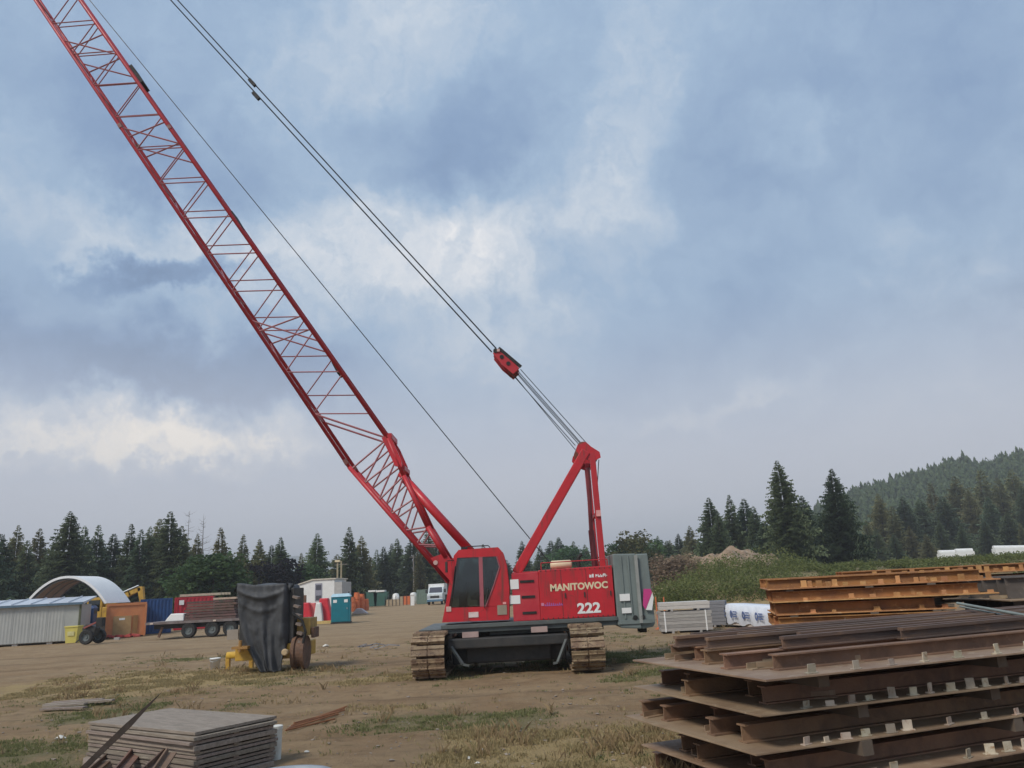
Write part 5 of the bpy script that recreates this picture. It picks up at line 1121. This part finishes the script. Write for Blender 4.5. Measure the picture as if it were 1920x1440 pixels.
# blue and red containers
ba, bb_ = gnd(258, 1189), gnd(322, 1187); Hb = at(300, 1122, 57).z
bp_ = (at(260, 1180, 57).x, 57, 0)
container('blue_container', bp_, R(24), len_to(bp_, R(24), 321), 2.4, Hb, BLUE, 'dark blue shipping container between the orange and red ones', n=8)
ra, rb = at(326, 1150, 62), at(397, 1118, 62)
container('red_container', (ra.x, 62, 0), R(18), len_to((ra.x, 62, 0), R(18), 398), 2.4, at(360, 1119, 62).z, REDC, 'red container behind the flatbed trailer with pale boards on its roof', n=9)
p = at(338, 1130, 61.85); MB().box((p.x, 62.1, p.z), (.35, .02, .35), rz=R(18)).build('white_sign', WHITE); tag(bpy.data.objects['white_sign'], 'pale square sign on the red container', 'sign')
zr = at(360, 1119, 62).z
for i in range(4):
    m_ = MB(); a_ = at(330, 1113, 62); m_.box((ra.x + 1.6 + .1*i, 63.0 + .42*i, zr + .10 + .03), (3.0, .38, .18), rz=R(18)); tag(m_.build('roof_board', mat('pale_board', (.52,.46,.34), .8, (.40,.33,.24), 3, .8)), 'pale board laid on the roof of the red container', 'board', 'boards on the red container')
# flatbed trailer
YT = 48.0; ta, tb_ = at(272, 1176, YT), at(446, 1168, YT); zd = .98
tr0 = empty('flatbed_trailer', (ta.x, YT, 0), 'dark flatbed trailer parked behind the tarp-covered machine', 'trailer')
MB().bb((ta.x, YT, zd - .14), (tb_.x + .6, YT + 2.3, zd)).build('deck', mat('deck_brown', (.14,.11,.10), .8, (.22,.19,.19), 2, .8), tr0)
MB().bb((ta.x + .3, YT + .5, zd - .42), (tb_.x + .5, YT + .75, zd - .14)).bb((ta.x + .3, YT + 1.5, zd - .42), (tb_.x + .5, YT + 1.75, zd - .14)).build('chassis_rail', DARK, tr0)
def wheel(c, r, w, parent):
    t_ = MB().lathe(c, [(r*.55, 0), (r*.9, -.01), (r, .05), (r, w - .05), (r*.9, w + .01), (r*.55, w)], 'Y', 24).build('wheel', BLACK, parent, smooth=False)
    MB().lathe((c[0], c[1] + .02, c[2]), [(.001, .05), (r*.2, .03), (r*.25, .07), (r*.5, .05), (r*.56, 0)], 'Y', 18).build('rim', mat('rim_grey', (.12,.14,.14), .6), t_)
for px in (352, 396, 430): p = at(px, 1190, YT); wheel((p.x, YT + .02, .42), .44, .28, tr0)
for px in (300,): p = at(px, 1185, YT); MB().bar((p.x, YT + .3, zd - .3), (p.x - .2, YT + .3, .1), .12, .12).build('landing_leg', RUST, tr0)
for px in (284, 402): p = at(px, 1176, YT); MB().box((p.x, YT - .02, zd - .07), (.18, .03, .09)).build('marker_light', mat('lamp_pale', (.6,.5,.42), .5), tr0)
ld0, ld1 = at(345, 1168, YT + .3), at(441, 1142, YT + .3)
ld = empty('rusty_load', (ld0.x, YT + .3, zd), 'dark rusty steel load piled on the flatbed trailer', 'steel load')
for k in range(7):
    h_ = .16; m_ = MB(); m_.bb((ld0.x + rnd.uniform(-.15, .2), YT + .25 + rnd.uniform(0, .05), zd + .002 + k*h_), (ld1.x + rnd.uniform(-.1, .15), YT + 1.9, zd + .002 + k*h_ + h_*.8)); m_.build('steel_layer', mat('load_brown', (.085,.055,.045), .8, (.13,.07,.06), 2.5, .9, (.05,.055,.04), 4, .55, .65, rand=.25), ld)
zl = zd + 7*.16
MB().box((at(422, 1139, YT + .4).x, YT + .7, zl + .06), (1.4, .8, .11)).build('pale_bundle', mat('pink_board', (.46,.35,.27), .8)); tag(bpy.data.objects['pale_bundle'], 'pale board bundle on top of the rusty trailer load', 'bundle')
a_, b_ = at(308, 1172, YT + .2), at(344, 1159, YT + .2); wt = MB(); wt.prism([(a_.x, YT + .2, zd + .002), (b_.x, YT + .2, zd + .002), (b_.x, YT + .2, zd + .42), (a_.x + .35, YT + .2, zd + .44), (a_.x + .1, YT + .2, zd + .15)], (0, .8, 0)); tag(wt.build('white_tank', WHITE, bevel=.05), 'white plastic tank on the front end of the trailer', 'tank')
# excavator behind the orange container
YE = 63.0; E_ = lambda px, py: at(px, py, YE)
ex = empty('excavator', (E_(205, 1150).x, YE, 0), 'yellow excavator with bent arm behind the orange container', 'excavator')
def arm(nm, a, b, w0, w1): 
    a, b = E_(*a), E_(*b); d = (b - a).normalized(); n_ = Vector((-d.z, 0, d.x)); MB().prism([a - n_*w0, a + n_*w0, b + n_*w1, b - n_*w1], (0, .35, 0)).build(nm, YEL, ex, bevel=.02)
arm('boom', (196, 1136), (243, 1110), .30, .26); arm('boom_tip', (240, 1111), (263, 1103), .28, .17); arm('stick', (262, 1101), (266, 1134), .22, .15)
MB().tube(E_(232, 1110), E_(260, 1098), .07, n=8).build('hydraulic_cylinder', TINY, ex)
e0_ = E_(266, 1140); MB().prism([e0_ + Vector((-.5, -.3, .5)), e0_ + Vector((.35, -.3, .5)), e0_ + Vector((.45, -.3, -.1)), e0_ + Vector((.1, -.3, -.6)), e0_ + Vector((-.5, -.3, -.4))], (0, .9, 0)).build('bucket', RUST, ex)
bx = E_(200, 1150).x; MB().bb((bx - 1.6, YE - .2, 1.0), (bx + 1.3, YE + 2.0, 2.0)).build('body', YEL, ex, bevel=.06)
cb_ = MB().bb((bx - 1.5, YE - .25, 1.2), (bx - .3, YE + .8, 2.75)).build('cab', YEL, ex, bevel=.05); MB().bb((bx - 1.35, YE - .262, 1.7), (bx - .45, YE - .252, 2.55)).build('window', GLASS, cb_)
for yy in (YE - .3, YE + 1.7): MB().prism([(bx - 1.8, yy, .3), (bx - 1.5, yy, .02), (bx + 1.4, yy, .02), (bx + 1.7, yy, .3), (bx + 1.7, yy, .6), (bx + 1.4, yy, .85), (bx - 1.5, yy, .85), (bx - 1.8, yy, .6)], (0, .5, 0)).build('track', DARK, ex)
MB().lathe((bx, YE + .9, .85), [(.001, 0), (.8, 0), (.8, .15), (.001, .15)], 'Z', 20).build('turntable', DARK, ex)
# blue booth, yellow bin, small wheeled machine
def booth(name, c, w, d, h, mt, roof_mt, label, rz, signs=True, cat='portable toilet'):
    root = local(empty(name, c, label, cat, None, rz)); m_ = MB(); m_.bb((-w/2, -d/2, .1), (w/2, d/2, h - .22)); m_.build('body', mt, root, bevel=.03)
    MB().bb((-w/2 - .03, -d/2 - .03, 0), (w/2 + .03, d/2 + .03, .098)).build('base', DARK, root)
    MB().add([(-w/2 - .04, -d/2 - .04, h - .218), (w/2 + .04, -d/2 - .04, h - .218), (w/2 + .04, d/2 + .04, h - .218), (-w/2 - .04, d/2 + .04, h - .218), (-w/2 + .1, -d/2 + .1, h), (w/2 - .1, -d/2 + .1, h), (w/2 - .1, d/2 - .1, h), (-w/2 + .1, d/2 - .1, h)], [(3,2,1,0), (4,5,6,7), (0,1,5,4), (1,2,6,5), (2,3,7,6), (3,0,4,7)]).build('roof', roof_mt, root)
    dr = MB().bb((-w/2 + .12, -d/2 - .025, .14), (w/2 - .12, -d/2 - .004, h - .34)).build('door', mt, root)
    MB().box((w/2 - .22, -d/2 - .04, h*.5), (.06, .03, .12)).build('handle', TINY, dr)
    for sx_ in (-1, 1): MB().bb((sx_*w/2 - .012, -d/2 + .2, h - .6), (sx_*w/2 + .012, d/2 - .2, h - .36)).build('vent', DARK, root)
    if signs:
        for x in (-w/2 + .28, w/2 - .30): MB().bb((x - .13, -d/2 - .04, h*.70), (x + .13, -d/2 - .027, h*.80)).build('notice', WHITE, dr)
    MB().tube((w/2 - .18, d/2 - .18, h - .2), (w/2 - .18, d/2 - .18, h + .12), .045, n=8).build('vent_pipe', DARK, root)
    return root
p = at(640, 1168, 58.5); booth('portable_toilet', (p.x, 58.5, 0), 1.35, 1.3, at(640, 1113, 58.5).z, TEAL, mat('pale_blue_roof', (.42,.62,.72), .5), 'teal portable toilet with pale roof beside the red barriers', R(8))
p = at(161, 1165, 60); booth('storage_booth', (p.x, 60, 0), 1.2, 1.2, at(161, 1136, 60).z, BLUE, BLUE, 'blue booth in the gap between shed and orange container', R(15), False, 'booth')
p = at(143, 1206, 50); yb = local(empty('yellow_bin', (p.x, 49.6, 0), 'pale yellow plastic bin at the right end of the grey building', 'bin', None, .1))
MB().add([(-.3, -.3, 0), (.3, -.3, 0), (.3, .3, 0), (-.3, .3, 0), (-.38, -.36, .9), (.38, -.36, .9), (.38, .36, .9), (-.38, .36, .9)], [(3,2,1,0), (4,5,6,7), (0,1,5,4), (1,2,6,5), (2,3,7,6), (3,0,4,7)]).build('body', YELB, yb); MB().box((0, 0, .95), (.82, .78, .09)).build('lid', YELB, yb, bevel=.02); MB().box((0, -.365, .55), (.4, .02, .25), rx=R(4)).build('front_panel', mat('bin_pale', (.66,.62,.3), .5), yb)
YW = 46.5; p = at(162, 1213, YW); wm = empty('wheeled_mixer', (p.x, YW, 0), 'small dark wheeled machine with a red frame beside the yellow bin', 'machine')
wheel((p.x, YW - .2, .40), .41, .22, wm); wheel((p.x + .25, YW + .7, .40), .41, .22, wm)
MB().prism([(p.x - .3, YW, .45), (p.x + .35, YW, .45), (p.x + .45, YW, .9), (p.x - .1, YW, 1.15), (p.x - .35, YW, .9)], (0, .6, 0)).build('drum', DARK, wm, bevel=.05)
MB().bar((p.x - .2, YW - .05, .9), (p.x + .75, YW - .05, 1.30), .1, .09).bar((p.x + .2, YW + .5, .9), (p.x + .75, YW - .05, 1.30), .08, .07).build('frame', mat('dull_red', (.26,.07,.06), .6), wm)
MB().box((p.x + .72, YW, 1.2), (.36, .4, .5)).build('engine', BLACK, wm, bevel=.03); MB().bar((p.x - .3, YW + .2, .45), (p.x - .75, YW + .2, .12), .06, .06).build('tow_bar', DARK, wm)

# ------------------------------------------------------------------ middle distance
YO = 74; O_ = lambda px, py: at(px, py, YO)
a_, c_ = O_(541, 1140), O_(634, 1087)
ot = empty('office_trailer', (a_.x, YO, 0), 'white office trailer with peaked roof behind the red barriers', 'trailer')
zr0, zr1 = O_(541, 1103).z, O_(588, 1087).z; xm = O_(586, 1100).x; xr = O_(627, 1100).x
MB().prism([(a_.x, YO, .5), (xr, YO, .5), (xr, YO, zr1 - .05), (xm, YO, zr1 - .05), (a_.x, YO, zr0 - .05)], (0, 5, 0)).build('body', WHITE, ot)
MB().prism([(a_.x - .15, YO - .1, zr0 - .04), (xm, YO - .1, zr1 - .04), (xr + .15, YO - .1, zr1 - .04), (xr + .15, YO - .1, zr1 + .06), (xm, YO - .1, zr1 + .06), (a_.x - .15, YO - .1, zr0 + .06)], (0, 5.2, 0)).build('roof', mat('cream_roof', (.62,.56,.47), .6), ot)
MB().bb((xr + .002, YO + .02, .5), (xr + .7, YO + 4, zr1 - .3)).build('end_box', mat('grey_end', (.45,.44,.42), .6), ot)
x_ = O_(597, 1100).x; w_ = MB().bb((x_ - .3, YO - .03, 1.5), (x_ + .35, YO - .004, zr1 - .35)).build('window', mat('grey_window', (.30,.30,.36), .3), ot); MB().bb((x_ - .22, YO - .045, zr1 - .95), (x_ + .27, YO - .032, zr1 - .5)).build('pane', mat('dark_pane', (.08,.08,.10), .15), w_); MB().bb((x_ - .22, YO - .045, 1.6), (x_ + .27, YO - .032, 2.0)).build('pane', MATS['dark_pane'], w_)
MB().bb((a_.x + .1, YO - .02, .05), (xr, YO + .1, .498)).build('skirt', mat('brown_skirt', (.2,.15,.12), .8), ot)
x_ = O_(556, 1115).x; MB().bb((x_ - .5, YO - .03, .6), (x_ + .5, YO - .004, 2.2)).build('door', mat('trailer_door', (.55,.54,.50), .5), ot)
for i, (px, w_, h_, mt, lab) in enumerate(((572, 1.0, 1.55, REDP, 'faded red plastic barrier left end of the row beside the toilet'), (584, .9, 1.5, mat('pale_red_plastic', (.66,.16,.16), .5), 'pale red plastic barrier second in the row'), (596, .7, 1.5, WHITE, 'white plastic barrier between the red ones'), (606, 1.2, 1.8, REDP, 'tall bright red barrier next to the teal toilet'))):
    p = at(px, 1163, 60 + .4*(i % 2)); br_ = MB(); br_.prism([(p.x - w_/2, p.y, .02), (p.x + w_/2, p.y, .02), (p.x + w_/2*.9, p.y, h_*.35), (p.x + w_/2*.6, p.y, h_*.8), (p.x + w_/2*.5, p.y, h_), (p.x - w_/2*.5, p.y, h_), (p.x - w_/2*.6, p.y, h_*.8), (p.x - w_/2*.9, p.y, h_*.35)], (0, .7, 0)); tag(br_.build('plastic_barrier', mt, bevel=.08), lab, 'barrier', 'plastic barriers by the toilet')
p = at(600, 1164, 58); o = MB().box((p.x, 58, .14), (1.9, .25, .2), rz=.03).build('yellow_timber', mat('timber_yellow', (.58,.42,.16), .8)); tag(o, 'yellow timber lying in front of the red barriers', 'timber')
p = at(568, 1140, 61); o = MB().tube((p.x, 61, 0), (p.x, 61, 2.2), .06, n=8).box((p.x, 61, 1.6), (.5, .08, 1.0)).build('brown_post', RUST); tag(o, 'brown post with a board at the left of the red barriers', 'post')
for i, (px, h_) in enumerate(((661, 1.6), (669, 2.1), (678, 1.9), (686, 1.3))):
    p = at(px, 1130, 92 + i); m_ = MB(); m_.lathe((p.x, p.y, 0), [(.001, 0), (.36, 0), (.36, h_*.3), (.40, h_*.32), (.34, h_*.6), (.38, h_*.64), (.30, h_), (.001, h_)], 'Z', 14); tag(m_.build('orange_drum', ORANGEP), ['leftmost orange traffic drum right of the teal toilet', 'tallest orange traffic drum of the cluster', 'third orange traffic drum of the cluster', 'shortest orange traffic drum of the cluster'][i], 'drum', 'orange traffic drums')
p = at(672, 1147, 80); m_ = MB(); m_.prism([(p.x - .7, 80, .02), (p.x + .9, 80, .02), (p.x + .3, 80, .5), (p.x - .2, 80, .55)], (0, .8, 0)); tag(m_.build('pale_sack', mat('sack', (.55,.48,.48), .8), bevel=.06), 'pale sack on the ground right of the toilet', 'sack')
for i, (px, w_) in enumerate(((697, 1.6), (713, 2.0))):
    Yb = 112; p = at(px, 1126, Yb); r_ = empty('waste_bin', (p.x, Yb, 0), ['smaller green waste bin with white lid', 'larger green waste bin with white lid'][i] + ', far behind the orange drums', 'waste bin', 'green waste bins'); h_ = at(px, 1110, Yb).z
    MB().prism([(p.x - w_*.42, Yb, .1), (p.x + w_*.42, Yb, .1), (p.x + w_*.5, Yb, h_), (p.x - w_*.5, Yb, h_)], (0, 1.5, 0)).build('body', GRN, r_, bevel=.04); MB().bb((p.x - w_*.3, Yb - .1, h_ + .002), (p.x + w_*.3, Yb + 1.5, h_ + .25)).build('lid', WHITE, r_); MB().bb((p.x - w_*.55, Yb + .3, h_*.5), (p.x + w_*.55, Yb + .5, h_*.6)).build('lift_bar', DARK, r_)
Yf = 112; fa, fb_ = at(722, 1120, Yf), at(776, 1118, Yf); fe = empty('site_fence', (fa.x, Yf, 0), 'low orange and tan site fence far behind, left of the boom foot', 'fence'); n_ = 8
for k in range(n_):
    x0_ = fa.x + (fb_.x - fa.x)*k/n_; x1_ = fa.x + (fb_.x - fa.x)*(k + .96)/n_; MB().bb((x0_, Yf, .1), (x1_, Yf + .06, 1.25 if k > 3 else .9)).build('panel', ORANGEP if k > 4 else mat('tan_panel', (.42,.33,.22), .8), fe); MB().bb((x0_ - .03, Yf - .05, 0), (x0_ + .05, Yf - .002, 1.4)).build('post', DARK, fe)
p = at(773, 1118, 109); o = MB().bb((p.x - .25, 109, 0), (p.x + .25, 109.4, 1.35)).bb((p.x - .3, 108.95, 1.352), (p.x + .3, 109.45, 1.46)).build('white_pillar', WHITE); tag(o, 'white gate pillar at the end of the orange fence', 'pillar')
p0_, p1_ = at(781, 1117, 116), at(800, 1105, 116); container('green_container', (p0_.x, 116, 0), 0, p1_.x - p0_.x, 3, max(1.6, p1_.z), mat('sage_green', (.16,.22,.18), .6), 'sage green container beside the white truck', doors=False, n=4)
for i, px in enumerate((712, 750, 783)):
    p = at(px - 8, 1100, 119); m_ = MB(); m_.lathe((p.x, 119, 0), [(.001, 0), (.6, 0), (.65, .4), (.6, 1.1), (.4, 1.6), (.001, 1.7)], 'Z', 12)
    tag(m_.build('white_bale', WHITE), ['white bale above the green bins', 'white bale above the orange fence', 'white bale above the sage container'][i], 'bale', 'far white bales')
# white truck coming head-on
YV = 106; V_ = lambda px, py: at(px, py, YV); va, vb = V_(801, 1125), V_(829, 1094); w_ = vb.x - va.x; h_ = vb.z
vt = empty('white_truck', ((va.x + vb.x)/2, YV, 0), 'white truck facing the camera on the track left of the cab', 'truck'); cx_ = (va.x + vb.x)/2
MB().prism([(va.x, YV, .55), (va.x, YV + .0, 1.45), (va.x, YV + 1.1, 1.5), (va.x, YV + 1.7, 2.25), (va.x, YV + 3.6, 2.25), (va.x, YV + 3.6, .55)], (w_, 0, 0)).build('body', mat('truck_white', (.72,.78,.80), .35), vt, bevel=.08)
MB().bb((va.x - .05, YV + 2.2, 1.2), (vb.x + .05, YV + 6.5, h_)).build('box_body', WHITE, vt, bevel=.05)
MB().prism([(va.x + .15, YV + 1.12, 1.55), (vb.x - .15, YV + 1.12, 1.55), (vb.x - .2, YV + 1.66, 2.18), (va.x + .2, YV + 1.66, 2.18)], (0, -.06, .05)).build('windscreen', mat('dark_pane', (.08,.08,.10), .15), vt)
MB().bb((cx_ - .6, YV - .03, .85), (cx_ + .6, YV - .002, 1.15)).build('grille', DARK, vt); MB().bb((va.x - .03, YV - .12, .42), (vb.x + .03, YV + .02, .68)).build('bumper', mat('bumper_blue', (.10,.20,.30), .5), vt)
for s_ in (-1, 1):
    MB().bb((cx_ + s_*(w_*.42) - .18, YV - .05, .9), (cx_ + s_*(w_*.42) + .18, YV - .004, 1.15)).build('headlight', mat('lamp_glass', (.5,.55,.6), .2), vt); MB().box((cx_ + s_*(w_*.5 + .22), YV + 1.2, 1.75), (.28, .08, .45)).build('mirror', DARK, vt)
    for yy in (YV + .7, YV + 5.3): MB().lathe((cx_ + s_*w_*.42 - .14, yy, .42), [(.001, 0), (.25, 0), (.42, .02), (.42, .26), (.25, .28), (.001, .28)], 'X', 18).build('wheel', BLACK, vt)
# light poles and utility poles
for i, (px, top, bot, Y, hd) in enumerate(((633, 1054, 1108, 90, 1), (640, 1052, 1108, 96, 0), (775, 1040, 1104, 135, 0), (790, 1050, 1104, 140, 0))):
    p = at(px, top, Y); pr = empty('light_pole' if hd else 'utility_pole', (p.x, Y, 0), ['tan light pole behind the teal toilet', 'thin pale pole next to the light pole behind the toilet', 'brown pole seen under the boom foot', 'grey pole just left of the boom foot plate'][i], 'pole')
    MB().tube((p.x, Y, 0), (p.x, Y, p.z), .14, .09, n=8).build('shaft', mat('pole_tan', (.40,.34,.22), .7) if i < 2 else SNAG, pr)
    if hd: MB().box((p.x, Y, p.z + .12), (.55, .4, .22)).build('lamp_head', CREAM, pr)
    else: MB().bar((p.x - .7, Y, p.z - .4), (p.x + .7, Y, p.z - .4), .09, .09).build('cross_arm', SNAG, pr)
# lumber behind the counterweight
def bundle(loc, rz, L, W, H, rows, cols, mt, label, strap=True, name='lumber_bundle'):
    root = local(empty(name, loc, label, 'lumber', None, rz)); bw, bh = W/cols, H/rows; me = MB().bb((0, 0, 0), (L, bw*.95, bh*.93)).mesh('board', mt)
    for r_ in range(rows):
        for c_ in range(cols): linked('board', me, root, (rnd.uniform(-.03, .03), c_*bw, .08 + r_*bh))
    for x in (.4, L - .5): MB().bb((x, -.02, 0), (x + .09, W + .02, .078)).build('bearer', LUMB, root)
    if strap:
        for x in (.15, L - .25): MB().bb((x, -.012, .06), (x + .05, -.004, H + .09)).bb((x, -.012, H + .082), (x + .05, W, H + .09)).build('strap', WHITE, root)
    return root
za = ground_z(6, 31)
bundle((at(1238, 1160, 31).x, 31.0, za), R(-4), 1.95, 1.1, .72, 6, 5, LUMB, 'lower grey lumber bundle behind the counterweight foot')
bundle((at(1238, 1160, 31).x + .02, 31.0, za + .80), R(-4), 1.9, 1.0, .26, 2, 5, mat('pale_lumber', (.55,.52,.48), .85, (.42,.40,.37), 4, .8, stretch=(1, 14, 14)), 'pale lumber lying on top of the grey bundle', strap=False)
bundle((at(1318, 1160, 32).x + .06, 33.6, za), R(-20), 1.2, 1.1, .95, 7, 5, mat('dark_lumber', (.20,.20,.21), .85, (.14,.14,.15), 4, .8, stretch=(1, 14, 14)), 'dark grey lumber bundle left of the white-wrapped one', strap=False)
wa, wb = gnd(1352, 1172), gnd(1452, 1186); wd = wb - wa; rw = math.atan2(wd.y, wd.x); Lw = wd.length
wr = local(empty('wrapped_lumber', (wa.x, wa.y, za), 'lumber pack in white wrap with blue print beside the orange stack', 'lumber', None, rw))
m_ = MB(); NX = 26; vv = []; q = random.Random(8)
for i in range(NX + 1):
    x = Lw*i/NX; sag = .05*math.sin(i*1.3) + .05*math.sin(i*.5 + 1); vv += [(x, -.02 + .02*math.sin(i*2.1), .16 + .06*math.sin(i*.9)), (x, -.05 + .03*math.sin(i*1.7), .5), (x, -.02, .86 + .02*math.sin(i)), (x, .55, .88), (x, 1.12, .86), (x, 1.15, .2)]
ff = [(6*i + k, 6*(i+1) + k, 6*(i+1) + k + 1, 6*i + k + 1) for i in range(NX) for k in range(5)]
m_.add(vv, ff); m_.build('wrap', WRAP, wr, smooth=True)
be = MB().bb((0, 0, 0), (Lw + .12, .20, .10)).mesh('board', mat('white_pink_board', (.62,.54,.47), .8, (.5,.42,.36), 4, .7))
for r_ in range(7):
    for c_ in range(5): linked('board', be, wr, (.02 + rnd.uniform(0, .12), .02 + c_*.215, .10 + r_*.105))
for k in range(4):
    cx_ = .35 + k*Lw/4.2; MB().lathe((cx_, -.105, .52), [(.07, 0), (.15, 0), (.15, .008), (.07, .008)], 'Y', 16).build('print', INK, wr)
    for j in range(3): MB().bb((cx_ + .2, -.105, .42 + .09*j), (cx_ + .2 + [.42, .34, .40][j], -.097, .465 + .09*j)).build('print', INK, wr)
for px in (1232, 1247): 
    p = at(px, 1150, 33.5); t_ = MB(); zt_ = at(px, 1119, 33.5).z; t_.lathe((p.x, 33.5, 0), [(.001, 0), (.12, 0), (.12, .05), (.03, .06), (.028, zt_ - .05), (.02, zt_), (.001, zt_)], 'Z', 10); tag(t_.build('marker_post', ORANGEP), 'orange marker post left, touching the counterweight edge' if px < 1240 else 'orange marker post standing second from the counterweight', 'post', 'orange marker posts')
# pale wrapped rolls on the far bank
for i, (x0, x1, y) in enumerate(((1768, 1798, 1033), (1800, 1832, 1030), (1872, 1950, 1024))):
    a_, b_ = at(x0, y, 86), at(x1, y - 1, 86); z = ground_z(a_.x, 86); r_ = .2; m_ = MB(); m_.bb((a_.x, 86.6, z), (b_.x, 87.4, max(z + .6, a_.z - .25))); m_.tube((a_.x, 87, a_.z - .1), (b_.x, 87, b_.z - .1), r_, n=14); tag(m_.build('wrapped_roll', WHITE, bevel=.0), ['first white wrapped roll on the far bank', 'second white wrapped roll on the far bank', 'long white wrapped roll at the right edge of the far bank'][i], 'roll', 'white rolls on the far bank')

# ------------------------------------------------------------------ smoky air
hz = MB().bb((-3900, -420, -9), (3900, 6700, 190)).build('haze', mat('unused', (.5,.5,.5)))
hm_ = bpy.data.materials.new('haze'); hm_.use_nodes = True; b = NB(hm_.node_tree); hm_.node_tree.nodes.clear()
pv = b.n('ShaderNodeVolumePrincipled'); pv.inputs['Color'].default_value = (.90, .93, .97, 1); pv.inputs['Density'].default_value = .00055; pv.inputs['Anisotropy'].default_value = .0
ou = b.n('ShaderNodeOutputMaterial'); b.l(pv.outputs[0], ou.inputs['Volume'])
hz.data.materials.clear(); hz.data.materials.append(hm_)
tag(hz, 'thin smoky haze in the air over the yard', kind='stuff')
